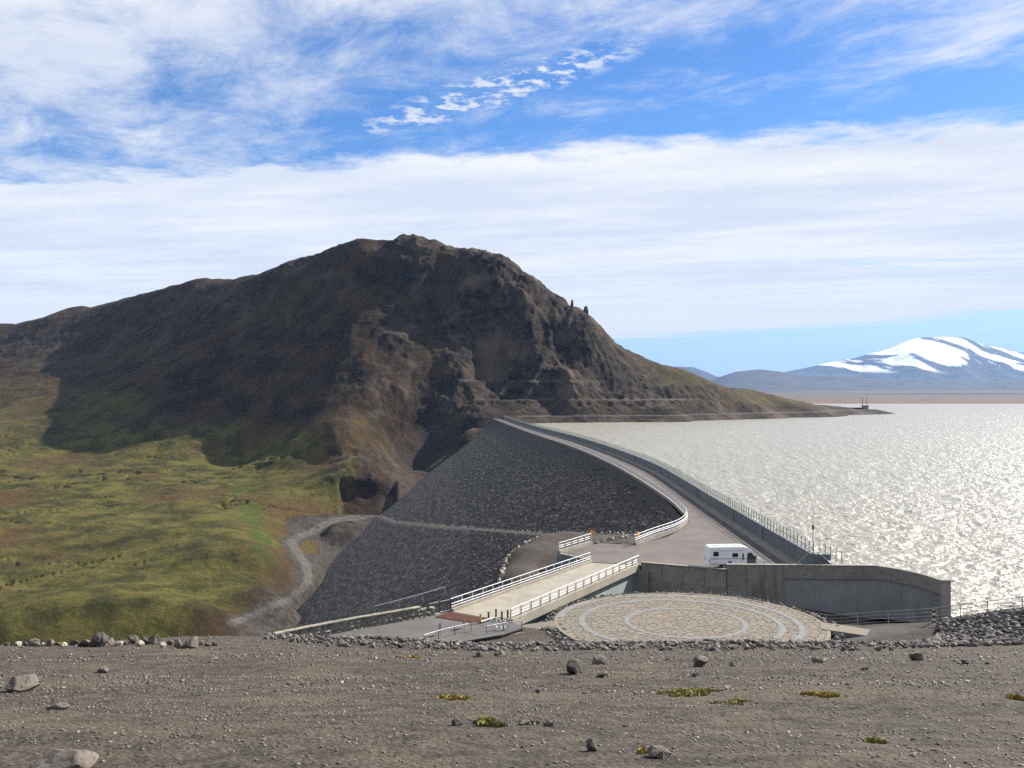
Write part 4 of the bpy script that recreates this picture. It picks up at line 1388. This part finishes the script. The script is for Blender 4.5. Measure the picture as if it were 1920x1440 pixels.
# pale stones edging the track across the dam, the lot and the forecourt gap
STM = [rock_mesh('edging_stone', 10, 500 + i, (1, .7, .8)) for i in range(6)]
for m_ in STM:
    m_.materials.append(M['pale_rock'])
def edging(pts, step, s0, s1, label, group, jit=.25):
    for p in resample(pts, step):
        o = obj('edging_stone', STM[random.randrange(6)], None, None, (p[0] + random.uniform(-jit, jit), p[1] + random.uniform(-jit, jit), p[2]))
        o.scale = (random.uniform(s0, s1),) * 3
        o.rotation_euler = (random.uniform(-.4, .4), random.uniform(-.4, .4), random.uniform(0, 6.28))
        tag(o, label, 'stone', group)
tp = [(float(crest_x(np.array(y_))) - .3 - SLOPE * -float(track_z(y_)) - 1.9, y_, float(track_z(y_)) + .2) for y_ in np.linspace(150, 640, 40)]
edging(tp, 4.2, .5, .95, 'pale stone in the row edging the track across the dam face', 'edging stones of the dam track', .5)
def lotline(pts, h=.25):
    return [(x_, y_, gz(x_, y_) + h) for x_, y_ in pts]
edging(lotline([(-1.6, 119.5), (-1.5, 123), (-1.2, 128), (-.6, 133), (0.6, 138), (3.2, 143.5), (8.0, 148)]), .85, .7, 1.15, 'pale stone in the row edging the brown gravel lot', 'edging stones of the gravel lot')
edging(lotline([(-3.4, 119), (-3.4, 124), (-2.8, 130)], .1), .9, .6, 1.0, 'pale stone on the outer slope of the brown gravel lot', 'slope stones of the gravel lot', .5)
edging([(G(1112, 1020)[0] + .6, 134.2, .25), (15.2, 137.5, .25), (17.6, 139.0, .3)], .62, .8, 1.25, 'upright pale stone between the two orange signs', 'stones between the signs', .1)
edging([(13.0, 141.5, .4), (16.5, 141.5, .4), (19.0, 140.0, .4)], .9, .6, 1.0, 'pale stone in the back row between the two orange signs', 'back stones between the signs', .15)

# dry stone wall along the near road
sw = thing('stone_wall', 'mossy dry stone wall along the far side of the near road', 'wall', (0, 0, 0))
wl = spline([(-7.2, 91.2, 0), (-11.0, 88.0, 0), (-15.8, 84.2, 0), (-20.8, 79.6, 0), (-24.5, 75.2, 0)], .25)
wm = [rock_mesh('wall_stone', 18, 600 + i, (1.0, .8, .75)) for i in range(8)]
for m_ in wm:
    m_.materials.append(M['wall_stone'])
def along(s_):
    i = min(int(s_ / .25), len(wl) - 2)
    a, b_ = Vector(wl[i]), Vector(wl[i + 1])
    return a.lerp(b_, s_ / .25 - i), math.atan2(b_.y - a.y, b_.x - a.x)
total = .25 * (len(wl) - 1)
for row in range(3):
    s_ = .1 + .3 * row
    while s_ < total - .3:
        ln = random.uniform(.55, 1.05)
        p, rz = along(min(s_ + ln / 2, total - .01))
        base = max(gz(p.x, p.y), -.6) if p.x < -21 else -.25
        o = obj('stone', wm[random.randrange(8)], None, sw, (p.x, p.y, base + .2 + row * .38))
        o.scale = (ln * 1.08, .75, .56)
        o.rotation_euler = (random.uniform(-.1, .1), random.uniform(-.12, .12), rz + random.uniform(-.08, .08))
        s_ += ln
s_ = 2.6
while s_ < total - .3:                              # flat capping stones
    ln = random.uniform(.9, 1.6)
    p, rz = along(min(s_ + ln / 2, total - .01))
    base = max(gz(p.x, p.y), -.6) if p.x < -21 else -.25
    o = MB().box((0, 0, 0), (ln * .97, .55, .13)).build('capping_stone', M['wall_stone'], sw, .025, (p.x, p.y, base + 1.28))
    o.rotation_euler = (0, random.uniform(-.03, .03), rz)
    s_ += ln
# side panel fence between wall and bridge rail, and the thin rail behind the wall
railing('gate_rail', 'dark steel post rail closing the gap between stone wall and bridge', 'rail', resample([(-8.4, 90.4, -.1), LA], 1.2), 1.35, 1.25, [(1.2, 0, .035), (.12, 0, .07)], (.12, .12), .04, M['dark_metal'], M['metal'])
railing('back_rail', 'thin grey rail rising behind the end of the stone wall', 'rail', [(-13.5, 88.6, .5), (-9.6, 91.8, .9), (-7.0, 94.0, 1.25)], 3.0, .8, [(.8, 0, .035)], (.05, .05), .03, M['dull_metal'], M['dull_metal'])

# moss and yellow plants
M['moss'] = material('yellow_green_moss', [(.15, .145, .045), (.24, .215, .06), (.10, .10, .03)], 9.0, .9, 0, coords='pos')
M['golden'] = material('golden_leaves', [(.22, .15, .035), (.30, .21, .05), (.14, .115, .035)], 9.0, .9, 0, coords='pos')
def plant(name, px, py, wpx, dep, mt, label, count, hh=.07):
    d = 3.0
    while d < 60:
        q = P(px, py, d)
        if gz(q[0], q[1]) > q[2]:
            break
        d += .1
    w_ = wpx / F * d
    V, Fc = [], []
    for i in range(count):
        a, r_ = random.uniform(0, 6.283), math.sqrt(random.random())
        lx, ly = r_ * math.cos(a) * w_ / 2, r_ * math.sin(a) * dep / 2
        if count > 90 and fbm(np.array([lx * 4.0 / w_ + px]), np.array([ly * 2.5 / dep]), 4, 7)[0] + .22 * (r_ - .75) * -1 < .0 + .12 * random.random():
            continue
        zz_ = gz(q[0] + lx, d + ly)
        h_ = hh * random.uniform(.4, 1.2) * (1.1 - r_ * .6)
        az, wl_ = random.uniform(0, 6.283), random.uniform(.012, .03)
        b0_ = len(V)
        ex, ey = math.cos(az), math.sin(az)
        V += [(q[0] + lx - ex * wl_, d + ly - ey * wl_, zz_ - .01), (q[0] + lx + ex * wl_, d + ly + ey * wl_, zz_ - .01),
              (q[0] + lx + ex * wl_ - ey * h_ * .5, d + ly + ey * wl_ + ex * h_ * .5, zz_ + h_), (q[0] + lx - ex * wl_ - ey * h_ * .5, d + ly - ey * wl_ + ex * h_ * .5, zz_ + h_ * .9)]
        Fc.append((b0_, b0_ + 1, b0_ + 2, b0_ + 3))
    me = mesh_np(name, np.array(V), np.array(Fc), False)
    tag(obj(name, me, mt), label, 'plants', None, 'stuff')
plant('moss_patch', 1290, 1299, 120, 1.3, M['moss'], 'bright yellow green moss patch right of centre on the gravel', 1500)
plant('moss_patch', 1385, 1318, 110, .7, M['moss'], 'thin green moss strip below the bright yellow green patch', 600, .05)
plant('moss_patch', 1535, 1306, 74, .6, M['golden'], 'golden yellow plants in a short row right of the moss', 700)
plant('moss_patch', 915, 1361, 70, .5, M['moss'], 'green moss clump beside the slab stones at centre', 700, .09)
plant('moss_patch', 850, 1312, 60, .5, M['golden'], 'small orange yellow plants left of centre on the gravel', 300)
plant('moss_patch', 772, 1234, 34, .9, M['golden'], 'orange plant tuft below the rock band left of centre', 300, .12)
plant('moss_patch', 1205, 1414, 14, .12, M['golden'], 'tiny orange plant beside the broad sunk stone', 60, .05)
plant('moss_patch', 1640, 1393, 40, .3, M['moss'], 'small olive plant tuft in the lower right foreground', 220, .05)
plant('moss_patch', 1908, 1312, 30, .5, M['golden'], 'yellow plants at the right edge of the gravel', 220, .06)

# ------------------------------------------------------------------ motorhome
M['van_white'] = material('white_coachwork', [(.74, .75, .76), (.80, .80, .81)], 1.0, .35, 0, spec=.5, coords='obj')
M['van_glass'] = material('tinted_glass', [(.012, .013, .015), (.02, .021, .023)], 2.0, .08, 0, spec=.6, coords='obj')
M['van_grey'] = material('grey_plastic', [(.10, .10, .105), (.14, .14, .145)], 3.0, .6, 0, coords='obj')
M['tyre'] = material('tyre_rubber', [(.018, .018, .018), (.03, .03, .03)], 6.0, .9, 0, coords='obj')
M['lamp_glass'] = material('headlamp_glass', [(.55, .56, .58), (.65, .66, .68)], 4.0, .15, 0, spec=.6, coords='obj')
M['lamp_red'] = material('tail_lamp', [(.30, .02, .015), (.38, .03, .02)], 4.0, .25, 0, spec=.5, coords='obj')
vx, vy, _ = G(1381, 1068)
van = thing('motorhome', 'white low-profile motorhome parked behind the spillway wall, facing right', 'motorhome', (vx, vy + 1.2, 0), R(4))


def side_prism(prof, y0, y1, name, mt, parent, bevel=0.0):
    """a side profile (x, z) extruded across the width"""
    n_ = len(prof)
    mb = MB()
    mb.add([(p[0], y0, p[1]) for p in prof] + [(p[0], y1, p[1]) for p in prof],
           [tuple(range(n_)), tuple(range(2 * n_ - 1, n_ - 1, -1))] + [(i, n_ + i, n_ + (i + 1) % n_, (i + 1) % n_) for i in range(n_)])
    return mb.build(name, mt, parent, bevel)


coach = side_prism([(-3.48, .55), (-3.50, 2.62), (-3.40, 2.78), (-3.2, 2.86), (.9, 2.88), (1.45, 2.72), (1.95, 2.42), (2.05, 2.2), (1.5, 2.12), (1.32, 1.95), (1.28, .5), (-.9, .42), (-1.0, .62), (-2.2, .62), (-2.3, .45)],
                   -1.15, 1.15, 'coach_body', M['van_white'], van, .045)
cab = side_prism([(1.25, .48), (1.25, 2.12), (1.95, 2.16), (2.72, 1.46), (3.22, 1.26), (3.42, 1.0), (3.48, .48)], -.98, .98, 'cab', M['van_white'], van, .05)
side_prism([(2.02, 2.08), (2.70, 1.47), (2.76, 1.50), (2.06, 2.13)], -.88, .88, 'windscreen', M['van_glass'], van)
for sgn in (-1, 1):
    y_ = sgn * .985
    cd = side_prism([(1.34, .62), (1.34, 2.06), (1.90, 2.06), (2.50, 1.50), (2.50, .62)], y_ - .012, y_ + .012, 'cab_door', M['van_grey'], van)
    side_prism([(1.40, 1.22), (1.40, 2.02), (1.86, 2.02), (2.46, 1.46), (2.46, 1.22)], y_ - .02, y_ + .02, 'cab_window', M['van_glass'], cd)
    MB().box((2.45, sgn * 1.12, 1.52), (.14, .2, .34)).build('mirror', M['van_grey'], van, .03)
    MB().box((3.36, sgn * .74, .98), (.2, .34, .22)).build('headlamp', M['lamp_glass'], van, .03)
    MB().box((-3.50, sgn * .95, 1.05), (.05, .14, .5)).build('tail_lamp', M['lamp_red'], van, .015)
    for wx in (-1.62, 2.62):
        wh = bpy.data.objects.new('wheel', None)
        COL.objects.link(wh)
        wh.parent = van
        wh.location = (wx, sgn * .95, .36)
        MB().tube([(0, -.12, 0), (0, .12, 0)], .36, 20).build('tyre', M['tyre'], wh, .02)
        MB().tube([(0, sgn * .10, 0), (0, sgn * .135, 0)], .21, 14).build('rim', M['dull_metal'], wh)
ys = -1.155                                           # the side that faces the viewer
for x0, x1, z0, z1 in ((-3.05, -2.38, 1.7, 2.28), (-.62, .14, 1.56, 2.08)):
    wf_ = MB().box(((x0 + x1) / 2, ys, (z0 + z1) / 2), (x1 - x0, .03, z1 - z0)).build('window', M['van_grey'], van)
    MB().box(((x0 + x1) / 2, ys - .02, (z0 + z1) / 2), (x1 - x0 - .1, .02, z1 - z0 - .1)).build('pane', M['van_glass'], wf_)
dr = MB().box((.78, ys, 1.28), (.62, .03, 1.66)).build('door', M['van_white'], van, .008)
MB().box((.78, ys - .02, 1.62), (.2, .02, .78)).build('door_window', M['van_glass'], dr)
MB().box((.54, ys - .03, 1.15), (.04, .03, .16)).build('handle', M['van_grey'], dr)
MB().box((-1.1, ys - .006, 1.38), (4.6, .02, .07)).build('side_stripe', M['van_grey'], van)
MB().box((-1.3, ys - .006, .70), (4.2, .02, .05)).build('skirt_trim', M['van_grey'], van)
MB().box((-1.2, ys + .12, 2.80), (4.2, .06, .05)).build('roof_rail', M['dull_metal'], van)
MB().box((-.6, ys - .05, 2.52), (3.4, .12, .13)).build('awning_case', M['van_white'], van, .02)
MB().box((-.9, ys - .01, .95), (.42, .02, .3)).build('service_hatch', M['van_grey'], van)
for x_, w_, l_ in ((-2.4, .55, .5), (-1.0, .5, .45), (.25, .8, 1.1)):
    MB().box((x_, 0, 2.93), (l_, w_, .13)).build('roof_vent', M['van_white'], van, .03)
MB().box((3.46, 0, .62), (.16, 1.9, .32)).build('front_bumper', M['van_grey'], van, .04)
MB().box((-3.5, 0, .55), (.12, 2.2, .26)).build('rear_bumper', M['van_white'], van, .03)

# ------------------------------------------------------------------ small things along the road
M['sign_yellow'] = material('yellow_sign_face', [(.78, .42, .05), (.82, .46, .07)], 3.0, .5, 0, coords='obj')
M['sign_red'] = material('red_sign_rim', [(.55, .045, .02), (.60, .06, .03)], 3.0, .5, 0, coords='obj')
M['white_paint'] = material('white_paint', [(.50, .47, .40), (.58, .55, .48)], 6.0, .6, 0, coords='obj')
M['red_paint'] = material('red_paint', [(.09, .032, .022), (.12, .042, .03)], 6.0, .6, 0, coords='obj')
M['yellow_paint'] = material('yellow_paint', [(.45, .33, .05), (.55, .40, .07)], 6.0, .6, 0, coords='obj')


def disc(mb, c, r, th, rz, n_=20):
    ca_, sa_ = math.cos(rz), math.sin(rz)
    return mb.tube([(c[0] - ca_ * th / 2, c[1] - sa_ * th / 2, c[2]), (c[0] + ca_ * th / 2, c[1] + sa_ * th / 2, c[2])], r, n_)


def round_sign(px, py, z, r, hgt, rz, label, facemat, rimmat, group=None):
    x_, y_, z_ = G(px, py, z)
    s_ = thing('road_sign', label, 'sign', (x_, y_, z_), 0, group)
    MB().tube([(0, 0, 0), (0, 0, hgt + r * .6)], .04).build('post', M['dull_metal'], s_)
    dx_, dy_ = math.cos(rz), math.sin(rz)
    pl = disc(MB(), (dx_ * .05, dy_ * .05, hgt), r, .03, rz).build('plate', rimmat, s_)
    disc(MB(), (dx_ * .075, dy_ * .075, hgt), r * .68, .012, rz).build('plate_centre', facemat, pl)
    return s_


round_sign(1109, 1019, 0, .36, 1.75, R(-62), 'lit orange and red round road sign at the end of the short rail', M['sign_yellow'], M['sign_red'])
round_sign(1196, 1023, 0, .36, 1.75, R(-28), 'darker orange round road sign behind the start of the long curved rail', M['sign_yellow'], M['sign_red'])
round_sign(826, 1191, -.03, .42, .75, R(168), 'dark round sign seen from behind by the front rail, nearer the left', M['dark_metal'], M['dark_metal'])
round_sign(871, 1178, -.03, .36, .62, R(168), 'smaller dark round sign beside the road right of the other dark one', M['dark_metal'], M['dark_metal'])
# front rail in the roadside
fr = [G(795, 1206, -.03), G(826, 1196, -.03), G(886, 1182, -.03), G(913, 1189, -.03), G(946, 1182, -.03), G(978, 1178, -.03)]
railing('front_rail', 'single low pipe rail in front of the near road with a dip near the bridge', 'rail', resample(fr, .8), 2.1, .72, [(.72, 0, .045)], (.05, .05), .04, M['dark_metal'], M['metal'])
for px, py, h_, mk, lab in ((901, 1168.5, .8, 'yellow_paint', 'yellowish bollard at the right corner of the cattle grid'), (916, 1163, .75, 'dark_metal', 'dark bollard just right of the yellowish one'),
                            (930, 1158, .8, 'dark_metal', 'dark bollard standing highest on the bridge approach'), (941, 1163, .8, 'dark_metal', 'brownish bollard behind the curly pipe rack'),
                            (952, 1159, .75, 'dark_metal', 'dark bollard nearest to the right bridge rail')):
    x_, y_, _ = G(px, py)
    bo = thing('bollard', lab, 'bollard', (x_, y_, 0), 0, 'bollards at the bridge approach')
    MB().tube([(0, 0, 0), (0, 0, h_)], .09, 10).build('post', M[mk], bo)
    MB().tube([(0, 0, h_), (0, 0, h_ + .05)], .115, 10).build('cap', M['dark_metal'], bo)
railing('approach_kerb_rail', 'low pale rail at the foot of the bollards by the bridge', 'rail', resample([G(902, 1169), G(930, 1160.5), G(958, 1166.5)], .8), 2.4, .15, [(.18, 0, .07)], (.06, .06), .05, M['dark_metal'], M['metal'])
# curly pipe rack
x_, y_, _ = G(940, 1180)
rk = thing('bicycle_rack', 'curly white pipe rack between bollards and front rail', 'rack', (x_, y_, 0))
pts = []
for i in range(61):
    a = i / 60 * 3 * 2 * math.pi
    pts.append((-.6 + 1.2 * i / 60 + .2 * math.cos(a), .0, 0.5 + .34 * math.sin(a)))
MB().tube(pts, .035, 6).build('pipe_coil', M['metal'], rk)
MB().tube([(-.62, 0, 0), (-.62, 0, .5)], .035).build('post', M['metal'], rk)
MB().tube([(.62, 0, 0), (.62, 0, .5)], .035).build('post', M['metal'], rk)
# rail and striped post by the lake bank
rp_ = [P(1490, 1177, 97), P(1560, 1176, 94), P(1632, 1171, 91), P(1688, 1169, 88), P(1751, 1166, 83), P(1833, 1157, 77), P(1910, 1149, 73), P(2000, 1138, 70)]
rp_ = [(p[0], p[1], gz(p[0], p[1])) for p in rp_]
rs2 = resample(rp_, 1.0)
railing('bank_rail', 'thin grey four-wire rail climbing the lake bank at the right', 'rail', rs2, 3.4, 1.25, [(1.25, 0, .03), (.9, 0, .022), (.55, 0, .022), (.22, 0, .018)], (.06, .06), .025, M['dull_metal'], M['dull_metal'])
x_, y_, z_ = P(1751, 1166, 82.5)
z_ = gz(x_, y_)
sp_ = thing('marker_post', 'short red and white striped marker post on the lake bank', 'post', (x_, y_, z_ - .1))
for i in range(5):
    MB().tube([(0, 0, i * .25), (0, 0, i * .25 + .25)], .16 - .002 * i, 12).build('band', M['white_paint' if i % 2 else 'red_paint'], sp_)
# hut and masts on the point across the water
x_, y_, z_ = P(1622, 768, 1290)
z_ = 2.6
ht = thing('boat_hut', 'tiny grey hut with two masts on the point across the lake', 'hut', (x_, y_, z_))
MB().box((0, 0, 2.0), (7, 6, 6.0)).build('wall', M['concrete'], ht)
MB().prism([(-5, -4), (5, -4), (5, 4), (-5, 4)], 5.0, 5.6).build('roof', M['dark_metal'], ht)
for dx_ in (-3.6, 2.2):
    MB().tube([(dx_, 0, 4), (dx_, 0, 17)], .35).build('mast', M['dark_metal'], ht)
MB().box((-13, 0, 1.2), (24, 4, 2.6)).build('jetty', M['dark_metal'], ht)

# ------------------------------------------------------------------ air: haze box round the scene
hz = MB().box((0, 9000, 600), (60000, 46000, 1640)).mesh('haze')
hm = bpy.data.materials.new('haze')
hm.use_nodes = True
t = NT(hm.node_tree)
pv = t.n('ShaderNodeVolumePrincipled')
pv.inputs['Color'].default_value = (.26, .52, 1.0, 1)
pv.inputs['Density'].default_value = 2.7e-5
o_ = t.n('ShaderNodeOutputMaterial')
t.put(o_.inputs['Volume'], pv.outputs[0])
tag(obj('haze', hz, hm), kind='stuff')
